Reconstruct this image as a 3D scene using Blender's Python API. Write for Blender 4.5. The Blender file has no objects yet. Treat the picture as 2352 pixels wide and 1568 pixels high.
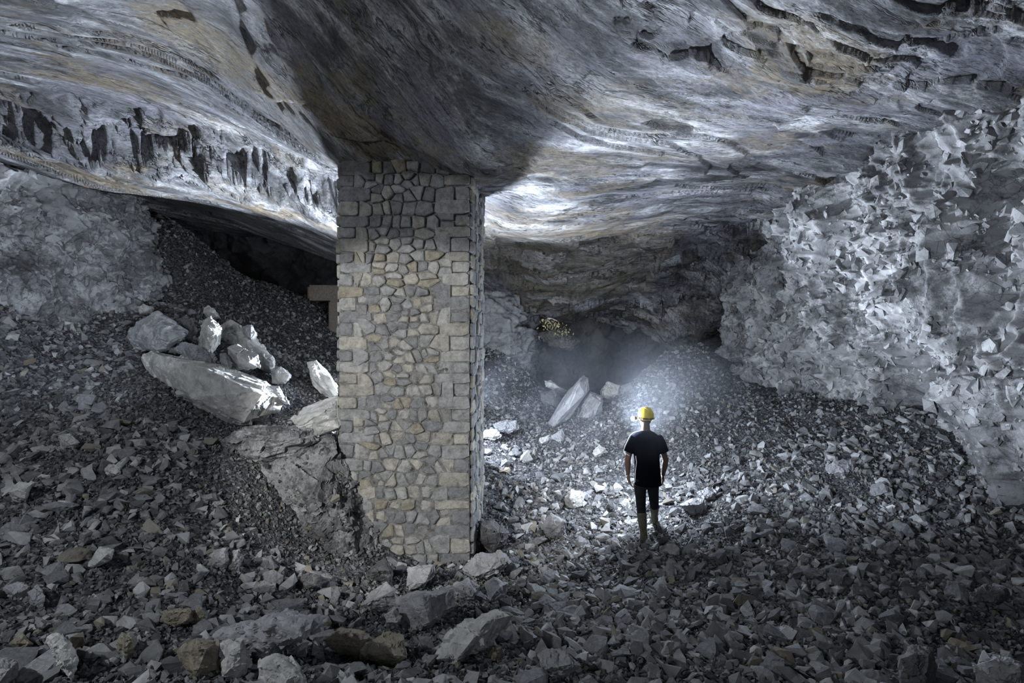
import bpy, bmesh, math, random
import numpy as np
from mathutils import Vector, Matrix, Euler

# ------------------------------------------------------------------ camera, world, lamps, exposure
S = bpy.context.scene
C = S.collection
CZ = 3.0                       # eye height above the lowest ground
F = 20.0 / 36.0 * 2352         # focal length in pixels of the photograph
cam_d = bpy.data.cameras.new('camera')
cam_d.lens = 20.0; cam_d.sensor_width = 36.0; cam_d.clip_start = 0.05; cam_d.clip_end = 200
cam = bpy.data.objects.new('camera', cam_d); C.objects.link(cam)
cam.location = (0, 0, CZ); cam.rotation_euler = (math.pi/2, 0, 0)
S.camera = cam

w = bpy.data.worlds.new('world'); S.world = w; w.use_nodes = True
w.node_tree.nodes['Background'].inputs[0].default_value = (0.55, 0.66, 0.9, 1)
w.node_tree.nodes['Background'].inputs[1].default_value = 0.008

vs = S.view_settings
vs.view_transform = 'Standard'; vs.look = 'None'; vs.gamma = 1.0; vs.use_curve_mapping = False
vs.exposure = -0.18

def aim(o, target):
    d = Vector(target) - o.location
    o.rotation_euler = d.to_track_quat('-Z', 'Y').to_euler()

def lamp(name, kind, loc, power, color, target=None, **kw):
    d = bpy.data.lights.new(name, kind); d.energy = power; d.color = color
    for k, v in kw.items(): setattr(d, k, v)
    o = bpy.data.objects.new(name, d); C.objects.link(o); o.location = loc
    if target: aim(o, target)
    return o
COOL = (0.78, 0.87, 1.0)
# work lamps on the ground behind the masonry pillar, plus added low spill lights
for nm, loc, tgt, pw, ang in (('work_lamp_left', (-1.95, 10.05, CZ-0.9), (-3.2, 5.6, CZ+2.6), 5200, 102),
                              ('work_lamp_right', (-0.72, 9.05, CZ-0.9), (0.9, 6.9, CZ+2.5), 2700, 134),
                              ('added_spill_left', (-2.35, 9.0, CZ-0.35), (-6.5, 7.4, CZ+0.2), 130, 84),
                              ('added_spill_right', (-0.62, 9.2, CZ-1.3), (2.6, 11.5, CZ-2.0), 260, 120)):
    lamp(nm, 'SPOT', loc, pw, COOL, tgt, spot_size=math.radians(ang), spot_blend=0.35, shadow_soft_size=0.06)
# photographer's lamps beside the camera, then unseen fills added inside the cave
lamp('photographer_lamp', 'AREA', (-4.2, 0.6, CZ+1.5), 160, (0.90, 0.95, 1.0), (-2.3, 6.2, CZ-1.6), shape='DISK', size=0.16)
lamp('photographer_fill', 'AREA', (-0.4, -0.6, CZ-0.2), 30, (0.85, 0.92, 1.0), (0, 7, CZ+0.6), shape='DISK', size=0.8)
lamp('photographer_spot', 'SPOT', (-3.0, 0.6, CZ+0.7), 1700, (1.0, 0.98, 0.94), (-1.3, 7, CZ-0.95),
     spot_size=math.radians(40), spot_blend=0.35, shadow_soft_size=0.06)
lamp('added_right_fill', 'SPOT', (2.0, 5.2, CZ-1.5), 640, COOL, (6, 8.7, CZ-0.35),  # unseen light added to brighten the right rock face
     spot_size=math.radians(70), spot_blend=1.0, shadow_soft_size=0.04)
lamp('added_left_fill', 'SPOT', (-1.6, 2.6, CZ-0.4), 1250, COOL, (-6.9, 8.6, CZ+0.75),  # unseen light added to brighten the left rock face
     spot_size=math.radians(32), spot_blend=0.8, shadow_soft_size=0.12)

# ------------------------------------------------------------------ helpers
def at(u, v, Y): return ((u-1176)/F*Y, Y, CZ-(v-784)/F*Y)

def tag(o, label=None, cat=None, group=None, kind=None):
    if label: o['label'] = label
    if cat: o['category'] = cat
    if group: o['group'] = group
    if kind: o['kind'] = kind
    return o

def mesh_np(name, V, Fc, mat, smooth=False, parent=None):
    V = np.asarray(V, np.float32); Fc = np.asarray(Fc, np.int32)
    me = bpy.data.meshes.new(name); n = Fc.shape[1]
    me.vertices.add(len(V)); me.vertices.foreach_set('co', V.ravel())
    me.loops.add(Fc.size); me.loops.foreach_set('vertex_index', Fc.ravel())
    me.polygons.add(len(Fc)); me.polygons.foreach_set('loop_start', np.arange(0, Fc.size, n, dtype=np.int32))
    me.polygons.foreach_set('use_smooth', np.full(len(Fc), smooth))
    me.update(calc_edges=True)
    me.materials.append(mat)
    o = bpy.data.objects.new(name, me); C.objects.link(o)
    if parent: o.parent = parent
    return o

def bm_obj(name, bm, mat, parent=None, smooth=False):
    me = bpy.data.meshes.new(name); bm.to_mesh(me); bm.free()
    if smooth:
        for p in me.polygons: p.use_smooth = True
    me.materials.append(mat)
    o = bpy.data.objects.new(name, me); C.objects.link(o)
    if parent: o.parent = parent
    return o

def grid_faces(nu, nv, flip=False):
    i = np.arange(nu*nv).reshape(nu, nv)
    a, b, c, d = i[:-1, :-1].ravel(), i[1:, :-1].ravel(), i[1:, 1:].ravel(), i[:-1, 1:].ravel()
    return np.stack([a, d, c, b] if flip else [a, b, c, d], 1)

def h3(ix, iy, iz, seed):
    ix = ix.astype(np.int64); iy = iy.astype(np.int64); iz = iz.astype(np.int64)
    h = (ix*374761393 + iy*668265263 + iz*2147483647 + seed*1274126177) & 0xffffffff
    h = ((h ^ (h >> 13))*1274126177) & 0xffffffff
    h = ((h ^ (h >> 16))*2246822519) & 0xffffffff
    h = h ^ (h >> 15)
    return (h & 0xffffff).astype(np.float64)/16777216.0

def vnoise(x, y, z, seed=0):
    ix, iy, iz = np.floor(x), np.floor(y), np.floor(z)
    fx, fy, fz = x-ix, y-iy, z-iz
    sx, sy, sz = (t*t*t*(t*(t*6-15)+10) for t in (fx, fy, fz))
    r = 0
    for dx in (0, 1):
        wx = sx if dx else 1-sx
        for dy in (0, 1):
            wy = sy if dy else 1-sy
            for dz in (0, 1):
                wz = sz if dz else 1-sz
                r = r + wx*wy*wz*h3(ix+dx, iy+dy, iz+dz, seed)
    return r*2-1

def fbm(x, y, z, oct=4, seed=0, gain=0.5, ridge=False):
    a = 1.0; r = 0; t = 0
    for k in range(oct):
        n = vnoise(x, y, z, seed+k*17)
        if ridge: n = 1-2*np.abs(n)
        r = r+a*n; t += a; a *= gain
        x, y, z = x*2.03+13.1, y*2.03+7.7, z*2.03+3.3
    return r/t

def facet(x, y, z, seed=0, tilt=1.0, step=1.0, want_id=False):
    """broken rock: every cell of space carries its own tilted plane; also returns the gap to the next cell"""
    ix, iy, iz = np.floor(x), np.floor(y), np.floor(z)
    best = np.full(x.shape, 1e9); sec = best.copy(); val = np.zeros(x.shape); rid = np.zeros(x.shape)
    for dx in (-1, 0, 1):
        for dy in (-1, 0, 1):
            for dz in (-1, 0, 1):
                cx, cy, cz = ix+dx, iy+dy, iz+dz
                px = cx+h3(cx, cy, cz, seed+1); py = cy+h3(cx, cy, cz, seed+2); pz = cz+h3(cx, cy, cz, seed+3)
                ox, oy, oz = x-px, y-py, z-pz
                d = ox*ox+oy*oy+oz*oz
                v = (h3(cx, cy, cz, seed+4)-.5)*step + tilt*(ox*(h3(cx, cy, cz, seed+5)-.5)+oy*(h3(cx, cy, cz, seed+6)-.5)+oz*(h3(cx, cy, cz, seed+7)-.5))*2
                m = d < best
                sec = np.where(m, best, np.minimum(sec, d)); val = np.where(m, v, val); best = np.where(m, d, best)
                if want_id: rid = np.where(m, h3(cx, cy, cz, seed+8), rid)
    if want_id: return val, np.sqrt(sec)-np.sqrt(best), rid
    return val, np.sqrt(sec)-np.sqrt(best)

def chips(x, y, z, seed=0, tilt=0.8, curve=0.9, want_id=False):
    """unbroken skin of tilted chips: the upper envelope of one tilted cap per cell, creased where caps meet"""
    ix, iy, iz = np.floor(x), np.floor(y), np.floor(z)
    val = np.full(x.shape, -1e9); rid = np.zeros(x.shape)
    for dx in (-1, 0, 1):
        for dy in (-1, 0, 1):
            for dz in (-1, 0, 1):
                cx, cy, cz = ix+dx, iy+dy, iz+dz
                ox, oy, oz = x-cx-h3(cx, cy, cz, seed+1), y-cy-h3(cx, cy, cz, seed+2), z-cz-h3(cx, cy, cz, seed+3)
                v = (h3(cx, cy, cz, seed+4)-.5)*.8 + tilt*(ox*(h3(cx, cy, cz, seed+5)-.5)+oy*(h3(cx, cy, cz, seed+6)-.5)+oz*(h3(cx, cy, cz, seed+7)-.5))*2 - curve*(ox*ox+oy*oy+oz*oz)
                m = v > val; val = np.where(m, v, val)
                if want_id: rid = np.where(m, h3(cx, cy, cz, seed+8), rid)
    return (val, rid) if want_id else val

def sstep(a, b, x):
    t = np.clip((x-a)/(b-a), 0, 1); return t*t*(3-2*t)

class TPS:
    def __init__(s, pts, reg=0.004):
        P = np.array(pts, float); s.xy = P[:, :2]; n = len(P)
        K = s.k(s.xy); K[np.diag_indices(n)] += reg
        A = np.zeros((n+3, n+3)); A[:n, :n] = K; A[:n, n] = 1; A[:n, n+1:] = s.xy; A[n, :n] = 1; A[n+1:, :n] = s.xy.T
        s.w = np.linalg.solve(A, np.concatenate([P[:, 2], np.zeros(3)]))
    def k(s, q):
        r2 = ((q[:, None, :]-s.xy[None])**2).sum(-1)
        return np.where(r2 > 1e-12, .5*r2*np.log(np.maximum(r2, 1e-12)), 0)
    def __call__(s, x, y):
        q = np.stack([np.ravel(x), np.ravel(y)], 1); out = np.empty(len(q)); n = len(s.xy)
        for i in range(0, len(q), 40000):
            c = q[i:i+40000]; out[i:i+40000] = s.k(c)@s.w[:n]+s.w[n]+c@s.w[n+1:]
        return out.reshape(np.shape(x))

def inside_dist(px, py, poly):
    """signed distance to a polygon, positive inside"""
    d = np.full(px.shape, 1e9); ins = np.zeros(px.shape, bool); n = len(poly)
    for i in range(n):
        ax, ay = poly[i]; bx, by = poly[(i+1) % n]
        ex, ey = bx-ax, by-ay
        t = np.clip(((px-ax)*ex+(py-ay)*ey)/(ex*ex+ey*ey), 0, 1)
        d = np.minimum(d, np.hypot(px-ax-t*ex, py-ay-t*ey))
        c = ((ay > py) != (by > py)) & (px < (bx-ax)*(py-ay)/(by-ay+1e-12)+ax)
        ins ^= c
    return np.where(ins, d, -d)

# ------------------------------------------------------------------ materials
class NT:
    def __init__(s, name, rough=0.85, spec=0.3):
        s.m = bpy.data.materials.new(name); s.m.use_nodes = True
        s.t = s.m.node_tree; s.N = s.t.nodes; s.b = s.N['Principled BSDF']
        s.b.inputs['Roughness'].default_value = rough; s.b.inputs['Specular IOR Level'].default_value = spec
        tc = s.N.new('ShaderNodeTexCoord'); s.co = tc.outputs['Object']
    def link(s, a, b): s.t.links.new(a, b)
    def mapping(s, scale=(1, 1, 1), rot=(0, 0, 0), loc=(0, 0, 0), src=None):
        n = s.N.new('ShaderNodeMapping'); n.inputs['Scale'].default_value = scale; n.inputs['Rotation'].default_value = rot; n.inputs['Location'].default_value = loc
        s.link(src or s.co, n.inputs['Vector']); return n.outputs[0]
    def noise(s, scale, detail=4, rough=0.6, dist=0, co=None):
        n = s.N.new('ShaderNodeTexNoise'); n.inputs['Scale'].default_value = scale; n.inputs['Detail'].default_value = detail
        n.inputs['Roughness'].default_value = rough; n.inputs['Distortion'].default_value = dist
        s.link(co or s.co, n.inputs['Vector']); return n.outputs['Fac']
    def voro(s, scale, feature='F1', out='Distance', co=None):
        n = s.N.new('ShaderNodeTexVoronoi'); n.feature = feature; n.inputs['Scale'].default_value = scale
        s.link(co or s.co, n.inputs['Vector']); return n.outputs[out]
    def ramp(s, fac, stops, interp='LINEAR'):
        n = s.N.new('ShaderNodeValToRGB'); e = n.color_ramp.elements; n.color_ramp.interpolation = interp
        while len(e) < len(stops): e.new(0.5)
        for k, (p, c) in enumerate(stops):
            e[k].position = p; e[k].color = (c if len(c) == 4 else (*c, 1)) if not isinstance(c, (int, float)) else (c, c, c, 1)
        s.link(fac, n.inputs[0]); return n.outputs[0]
    def mix(s, fac, a, b, mode='MIX'):
        n = s.N.new('ShaderNodeMix'); n.data_type = 'RGBA'; n.blend_type = mode
        for i, x in ((0, fac), (6, a), (7, b)):
            if isinstance(x, (int, float)): n.inputs[i].default_value = x if i == 0 else (x, x, x, 1)
            elif isinstance(x, tuple): n.inputs[i].default_value = (*x, 1)
            else: s.link(x, n.inputs[i])
        return n.outputs[2]
    def math(s, op, a, b=0.0):
        n = s.N.new('ShaderNodeMath'); n.operation = op
        for i, x in ((0, a), (1, b)):
            if isinstance(x, (int, float)): n.inputs[i].default_value = x
            else: s.link(x, n.inputs[i])
        return n.outputs[0]
    def attr(s, name):
        n = s.N.new('ShaderNodeAttribute'); n.attribute_name = name; return n.outputs['Fac']
    def rnd_island(s): return s.N.new('ShaderNodeNewGeometry').outputs['Random Per Island']
    def rnd_obj(s): return s.N.new('ShaderNodeObjectInfo').outputs['Random']
    def bump(s, h, strength=0.5, dist=0.02, prev=None):
        n = s.N.new('ShaderNodeBump'); n.inputs['Strength'].default_value = strength; n.inputs['Distance'].default_value = dist
        s.link(h, n.inputs['Height'])
        if prev: s.link(prev, n.inputs['Normal'])
        return n.outputs[0]
    def done(s, col, nrm=None, rough=None):
        if isinstance(col, tuple): s.b.inputs['Base Color'].default_value = (*col, 1)
        else: s.link(col, s.b.inputs['Base Color'])
        if nrm: s.link(nrm, s.b.inputs['Normal'])
        if rough: s.link(rough, s.b.inputs['Roughness'])
        return s.m

def ceiling_mat():
    n = NT('folded_schist', 0.5, 0.5)
    at_ = n.N.new('ShaderNodeAttribute'); at_.attribute_name = 'flow'; wc = at_.outputs['Vector']
    st = n.mapping(scale=(0.45, 2.2, 1.0), src=wc)
    a = n.noise(1.5, 10, 0.72, 0.35, st)
    col = n.ramp(a, [(0.37, (0.02, 0.021, 0.025)), (0.46, (0.08, 0.082, 0.09)), (0.53, (0.21, 0.214, 0.226)), (0.62, (0.48, 0.49, 0.515))])
    blot = n.noise(0.9, 7, 0.68, 0.3, n.mapping(scale=(0.7, 1.2, 1), src=wc))
    col = n.mix(n.ramp(blot, [(0.48, 0), (0.60, 0.7)]), col, (0.15, 0.152, 0.18), 'MIX')
    och = n.math('MULTIPLY', n.ramp(n.noise(1.0, 8, 0.7, 0.4, n.mapping(scale=(0.6, 1.6, 1), loc=(3, 1, 2), src=wc)), [(0.50, 0), (0.58, 1)]), n.ramp(n.noise(0.42, 3, 0.5, 0, n.mapping(loc=(5, 9, 0))), [(0.40, 0.2), (0.60, .8)]))
    och = n.math('MAXIMUM', och, n.attr('ochre'))
    brk = n.ramp(n.noise(7, 8, 0.75, 0.2, st), [(0.36, 0.2), (0.52, 0.95)])
    col = n.mix(n.math('MULTIPLY', och, brk), col, (0.19, 0.15, 0.09))
    col = n.mix(n.attr('dark'), col, (0.03, 0.028, 0.026))
    fine = n.noise(34, 9, 0.8, 0.1, n.mapping(scale=(0.5, 1.6, 1.0), src=wc))
    col = n.mix(1.0, col, n.ramp(fine, [(0.36, 0.35), (0.60, 1.4)]), 'MULTIPLY')
    crs = []
    for sc, loc, lo in ((0.9, (0, 0, 0), 0.44), (2.4, (4, 2, 1), 0.46), (5.5, (7, 1, 4), 0.48)):
        wv = n.noise(sc, 6, 0.62, 0.2, n.mapping(scale=(0.35, 2.4, 0.6), loc=loc, src=wc))
        ln = n.ramp(wv, [(0.490, 0), (0.5, 1), (0.510, 0)])
        crs.append(n.math('MULTIPLY', ln, n.ramp(n.noise(sc*1.1, 3, 0.6, 0, n.mapping(loc=(8, loc[1], 0), src=wc)), [(lo, 0), (lo+.06, 1)])))
    crm = n.math('MAXIMUM', n.math('MAXIMUM', crs[0], crs[1]), crs[2])
    col = n.mix(crm, col, (0.012, 0.012, 0.012))
    h1 = n.noise(4, 10, 0.72, 0.2, st)
    h2 = n.noise(26, 8, 0.75, 0.1, n.mapping(scale=(0.55, 1.5, 1.0), src=wc))
    nr = n.bump(h1, 0.6, 0.10); nr = n.bump(h2, 0.85, 0.035, nr)
    nr = n.bump(n.noise(120, 5, 0.75, 0, n.mapping(scale=(0.7, 1.3, 1.0), src=wc)), 0.6, 0.006, nr)
    nr = n.bump(n.math('SUBTRACT', 1.0, crm), 0.6, 0.03, nr)
    return n.done(col, nr, n.ramp(fine, [(0.35, 0.32), (0.65, 0.6)]))

def wall_mat(name, lo, hi, dirt=0.5, island=False, dth=0.0):
    n = NT(name, 0.8, 0.3)
    r = n.rnd_island() if island else n.attr('chip')
    col = n.ramp(r, [(0, lo), (1, hi)])
    a = n.noise(3.0, 7, 0.65, 0.3)
    col = n.mix(1.0, col, n.ramp(a, [(0.33, 0.72), (0.55, 1.0), (0.7, 1.15)]), 'MULTIPLY')
    dm = n.ramp(n.noise(1.3, 11, 0.85, 0.2, n.mapping(loc=(2, 7, 1))), [(0.49-dth, 0), (0.58-dth, dirt)])
    col = n.mix(dm, col, (0.06, 0.06, 0.064))
    cr = n.ramp(n.voro(5, 'DISTANCE_TO_EDGE', 'Distance', n.mapping(scale=(1, 1, 1.3))), [(0.0, 0.85), (0.018, 0)])
    crm = n.math('MULTIPLY', cr, n.ramp(n.noise(2.0, 2), [(0.48, 0), (0.55, 1)]))
    col = n.mix(crm, col, (0.01, 0.01, 0.01))
    nr = n.bump(n.noise(10, 7, 0.62, 0.2), 0.35, 0.04)
    nr = n.bump(n.noise(70, 4, 0.65), 0.3, 0.006, nr)
    return n.done(col, nr)

def rock_mat(name, lo, hi, tint=None, island=False, obj=True, wet=0.75, dust=0.0):
    n = NT(name, wet, 0.35)
    r = n.rnd_island() if island else n.rnd_obj()
    base = n.ramp(r, [(0, lo), (0.7, tuple((a+b)/2 for a, b in zip(lo, hi))), (1, hi)])
    tn = n.ramp(n.noise(6, 5, 0.65, 0.6), [(0.3, 0.55), (0.65, 1.25)])
    col = n.mix(1.0, base, tn, 'MULTIPLY')
    if tint:
        rr = n.math('FRACT', n.math('MULTIPLY', r, 37.7))
        col = n.mix(n.ramp(rr, [(0.92, 0), (0.95, 0.7)]), col, tint)
    vein = n.ramp(n.noise(2.2, 5, 0.6, 0.4), [(0.494, 0), (0.5, 0.35), (0.506, 0)])
    col = n.mix(vein, col, (0.4, 0.4, 0.41))
    nr = n.bump(n.noise(18, 7, 0.7, 0.5), 0.55, 0.03)
    nr = n.bump(n.noise(110, 3, 0.6), 0.3, 0.004, nr)
    return n.done(col, nr)

M = {}
M['ceil'] = ceiling_mat()
M['wall'] = wall_mat('shattered_schist', (0.09, 0.092, 0.10), (0.50, 0.505, 0.515), 0.8)
M['shard'] = wall_mat('shattered_shards', (0.15, 0.153, 0.16), (0.42, 0.425, 0.435), 0.75, True)
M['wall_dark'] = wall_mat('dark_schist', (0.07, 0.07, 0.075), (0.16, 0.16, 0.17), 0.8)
M['rubble'] = rock_mat('rubble_stone', (0.09, 0.092, 0.097), (0.42, 0.425, 0.43), (0.20, 0.175, 0.13), island=True)
M['gravel'] = rock_mat('gravel_chips', (0.035, 0.036, 0.038), (0.26, 0.264, 0.27), (0.17, 0.15, 0.115), island=True)
M['stone'] = rock_mat('loose_stone', (0.15, 0.155, 0.165), (0.30, 0.305, 0.32), (0.22, 0.18, 0.11))
M['pale'] = rock_mat('pale_boulder', (0.42, 0.42, 0.41), (0.52, 0.52, 0.50))
M['grey'] = rock_mat('grey_boulder', (0.26, 0.265, 0.28), (0.33, 0.335, 0.35))
M['brown'] = rock_mat('ochre_boulder', (0.21, 0.185, 0.14), (0.26, 0.235, 0.185))
M['outcrop'] = wall_mat('stained_bedrock', (0.24, 0.243, 0.25), (0.34, 0.345, 0.35), 0.9, True, 0.04)
M['dark'] = rock_mat('dark_boulder', (0.09, 0.09, 0.095), (0.14, 0.14, 0.145))
def ground_mat():
    n = NT('rubble_fines', 0.9, 0.2)
    c = n.voro(34, 'F1', 'Color'); g = n.N.new('ShaderNodeSeparateColor'); n.link(c, g.inputs[0])
    col = n.ramp(g.outputs[0], [(0, (0.02, 0.02, 0.022)), (0.6, (0.08, 0.082, 0.09)), (1, (0.16, 0.165, 0.175))])
    nr = n.bump(n.voro(34, 'F1', 'Distance'), 0.8, 0.03)
    nr = n.bump(n.noise(60, 5, 0.7), 0.6, 0.02, nr)
    return n.done(col, nr)
M['ground'] = ground_mat()
def masonry_mat():
    n = NT('masonry_stone', 0.85, 0.25)
    r = n.rnd_island()
    col = n.ramp(r, [(0, (0.240, 0.246, 0.258)), (0.2, (0.324, 0.330, 0.336)), (0.45, (0.396, 0.396, 0.390)), (0.6, (0.35, 0.343, 0.315)), (0.72, (0.42, 0.408, 0.37)), (0.86, (0.32, 0.298, 0.245)), (0.93, (0.264, 0.264, 0.270))], 'CONSTANT')
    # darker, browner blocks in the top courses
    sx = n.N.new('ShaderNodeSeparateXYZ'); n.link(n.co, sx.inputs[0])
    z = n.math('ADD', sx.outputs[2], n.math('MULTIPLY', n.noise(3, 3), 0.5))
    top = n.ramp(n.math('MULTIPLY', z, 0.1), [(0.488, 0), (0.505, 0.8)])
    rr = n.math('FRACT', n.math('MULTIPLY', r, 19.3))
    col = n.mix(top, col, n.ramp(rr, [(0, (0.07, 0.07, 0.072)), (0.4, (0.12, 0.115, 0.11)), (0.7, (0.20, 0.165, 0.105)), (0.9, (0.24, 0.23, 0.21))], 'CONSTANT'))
    t = n.ramp(n.noise(11, 9, 0.78, 0.3), [(0.32, 0.42), (0.5, 0.95), (0.68, 1.35)])
    col = n.mix(1.0, col, t, 'MULTIPLY')
    nr = n.bump(n.noise(16, 9, 0.75), 0.9, 0.04); nr = n.bump(n.noise(120, 4, .7), 0.5, 0.004, nr)
    return n.done(col, nr)
M['masonry'] = masonry_mat()
def mortar_mat():
    n = NT('mortar', 0.95, 0.1)
    col = n.ramp(n.noise(12, 7, 0.75), [(0.36, (0.05, 0.05, 0.05)), (0.58, (0.27, 0.268, 0.262))])
    nr = n.bump(n.noise(60, 6, 0.75), 0.9, 0.02)
    return n.done(col, nr)
M['mortar'] = mortar_mat()
def flat(name, c, rough=0.8, spec=0.2, bumpscale=None, var=0.0):
    n = NT(name, rough, spec)
    col = n.mix(1.0, c, n.ramp(n.noise(25, 4), [(0.3, 1-var), (0.7, 1.0)]), 'MULTIPLY')
    return n.done(col, n.bump(n.noise(bumpscale or 200, 4), 0.3, 0.004))
M['concrete'] = flat('board_marked_concrete', (0.30, 0.26, 0.22), 0.9, 0.1, 60, 0.4)
M['shirt'] = flat('black_cotton', (0.003, 0.0035, 0.007), 0.95, 0.0, 400, 0.3)
M['painted_rim'] = flat('painted_rim_white', (0.8, 0.82, 0.85), 0.6, 0.3)  # white of the rim light along the shirt edge
M['trousers'] = flat('charcoal_trousers', (0.018, 0.019, 0.022), 0.9, 0.1, 300, 0.3)
M['boot'] = flat('muddy_rubber', (0.13, 0.12, 0.085), 0.7, 0.3, 40, 0.7)
M['skin'] = flat('skin', (0.13, 0.08, 0.055), 0.6, 0.3, 300, 0.1)
M['hair'] = flat('dark_hair', (0.02, 0.016, 0.013), 0.7, 0.2)
M['helmet'] = flat('yellow_plastic', (0.78, 0.60, 0.03), 0.35, 0.5, 20, 0.05)
M['black'] = flat('black_plastic', (0.015, 0.015, 0.015), 0.5, 0.4)
M['orange'] = flat('orange_plastic', (0.8, 0.22, 0.04), 0.5, 0.4)
M['leaf'] = flat('green_leaf', (0.30, 0.31, 0.20), 0.6, 0.3, 30, 0.4)
M['bark'] = flat('twig_bark', (0.10, 0.07, 0.05), 0.9, 0.1, 60, 0.4)
lm = NT('lamp_lens'); lm.b.inputs['Emission Color'].default_value = (0.85, 0.92, 1, 1); lm.b.inputs['Emission Strength'].default_value = 90
M['lens'] = lm.m

# ------------------------------------------------------------------ the lie of the land (heights over the plan)
FP = [at(*p) for p in [
 (-200, 1568, 3.4), (0, 1568, 3.5), (600, 1568, 3.5), (1176, 1568, 3.7), (1700, 1568, 3.9), (2352, 1568, 3.9),
 (0, 1350, 4.3), (0, 1200, 5.0), (400, 1400, 4.4), (400, 1200, 5.6), (200, 1000, 6.4), (0, 900, 7.2), (400, 1000, 7.1), (0, 760, 7.4),
 (200, 830, 8.4), (60, 720, 8.6), (200, 690, 9.6), (320, 690, 10.2), (380, 700, 10.4), (450, 745, 9.9), (560, 800, 9.4),
 (400, 560, 12), (400, 650, 11.7), (600, 700, 13.5), (600, 800, 12), (690, 690, 15), (770, 745, 15), (770, 840, 13), (500, 620, 15),
 (350, 890, 7.9), (480, 985, 7.5), (650, 960, 8.4), (760, 960, 8.9), (600, 1060, 7.0), (700, 1315, 6.2), (500, 1250, 5.6),
 (850, 1350, 6.2), (990, 1310, 6.9), (1088, 1300, 7.0), (885, 1500, 4.5), (1176, 1420, 5.3), (1150, 1180, 8.2), (1150, 1060, 9.6), (1150, 985, 11),
 (1475, 1243, 7.6), (1512, 1212, 7.95), (1500, 1400, 5.6), (1350, 1250, 7.2), (1300, 1050, 10.0),
 (1900, 1400, 5.2), (1900, 1200, 6.9), (2352, 1400, 5.3), (2300, 1240, 6.6), (2180, 1090, 7.6), (2130, 960, 8.8),
 (1900, 1000, 9.0), (1800, 925, 10.5), (1690, 885, 12), (1600, 865, 12.8), (1545, 800, 14), (1450, 885, 12.6), (1395, 922, 12.4), (1500, 845, 13.2), (1600, 1000, 9.7),
 (1130, 800, 15), (1290, 940, 13.2), (1150, 930, 12.6), (1210, 860, 14)]]
FP += [(x, y, z+CZ) for x, y, z in [(2.1, 14.4, -2.1), (2.9, 14.8, -1.9), (1.5, 13.6, -1.75), (1.6, 16.5, -2.6), (3.0, 17, -2.4), (0.6, 16.5, -2.3), (4.3, 17, -1.6), (1.5, 21, -2.2), (4, 21, -1.8),
       (-7.5, 19, 1.5), (-3, 19, 0.2), (-11, 12, 2.3), (-2.5, 16, 0.0), (8, 5, -2.0), (8.5, 10, -0.6), (-8, 4, -0.3), (0, 1.5, -1.75), (3, 1.5, -1.9), (-3, 1.5, -1.5)]]
ftps = TPS(FP)
def floor_z(x, y):
    x = np.asarray(x, float); y = np.asarray(y, float)
    z = ftps(x, y)
    z = z + 0.10*fbm(x*0.9, y*0.9, x*0, 3, 5) + 0.05*fbm(x*3, y*3, x*0, 3, 9)
    return z
def hit(u, v, y0=3.0, y1=20.0):
    """distance at which the line of sight through a point of the photograph meets the ground"""
    Y = np.arange(y0, y1, 0.03); x = (u-1176)/F*Y; z = CZ-(v-784)/F*Y
    k = np.nonzero(z <= floor_z(x, Y))[0]
    return float(Y[k[0]]) if len(k) else y1

CP = [at(*p) for p in [
 (772, 352, 7.0), (925, 365, 7.05), (1080, 402, 7.0), (1116, 445, 8.4), (772, 352, 7.0), (775, 400, 8.3),
 (600, 0, 5.7), (1176, 0, 5.3), (1176, 200, 6.2), (900, 150, 6.0), (0, 0, 5.0), (0, 190, 6.7), (300, 100, 6.0), (300, 240, 7.55), (560, 320, 8.35), (760, 400, 9.0),
 (0, 350, 7.7), (200, 425, 8.3), (360, 445, 8.75), (560, 465, 9.2), (700, 498, 9.55), (780, 528, 9.75),
 (360, 447, 9.5), (560, 490, 10.3), (780, 562, 10.9), (500, 500, 12), (780, 602, 13.5),
 (1230, 350, 7.1), (1400, 100, 5.6), (1600, 290, 7.0), (1800, 60, 5.3), (1900, 200, 6.1), (2352, 0, 5.0), (2352, 150, 5.8), (2080, 300, 7.5),
 (1850, 400, 9.0), (1740, 430, 10), (1700, 500, 11), (1640, 560, 12.5), (1620, 640, 14), (1150, 520, 9.5), (1400, 480, 9.6), (1300, 600, 12.5), (1500, 580, 12.2),
 (1150, 620, 13), (1215, 700, 14.8), (1300, 715, 15), (1440, 700, 15.3), (1500, 735, 15.3), (1560, 790, 15.2)]]
CP += [(x, y, z+CZ) for x, y, z in [(0.5, 19, 1.5), (3, 19, 1.3), (-4, 18, 2.6), (-8, 17, 3.2), (-12, 12, 3.4), (0, 2.5, 3.0), (5, 2.5, 3.1), (-5, 2.5, 3.0), (8, 7, 2.4), (8, 14, 1.6), (-9, 6, 2.6)]]
def brow(x, y, jag=None):
    """the roof steps down along a line on the left"""
    h = 0.50+0.22*sstep(-6.5, -2.8, x)
    h = h*(1-sstep(-2.3, 0.2, x))
    yl = 9.28+(x+2.8)*0.56
    r = 0
    for k, (wt, off) in enumerate(((.22, -.30), (.60, 0.0), (.18, .12))):
        p = 0 if jag is None else jag*(0.17*facet(x*1.5, y*1.2, x*0+k*3.3, 60+k, 0.9, 1.0)[0]+0.06*facet(x*6, y*4, x*0+k*3.3, 64+k, 0.9, 1.0)[0])
        r = r+wt*sstep(-0.10, 0.10, y-yl-off+p)
    return -h*r
ctps_ = TPS([(c[0], c[1], c[2]-float(brow(np.float64(c[0]), np.float64(c[1])))) for i, c in enumerate(CP) if i != 4])
def ctps(x, y, jag=None): return ctps_(x, y)+brow(x, y, jag)
CA = math.radians(42)
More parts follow.
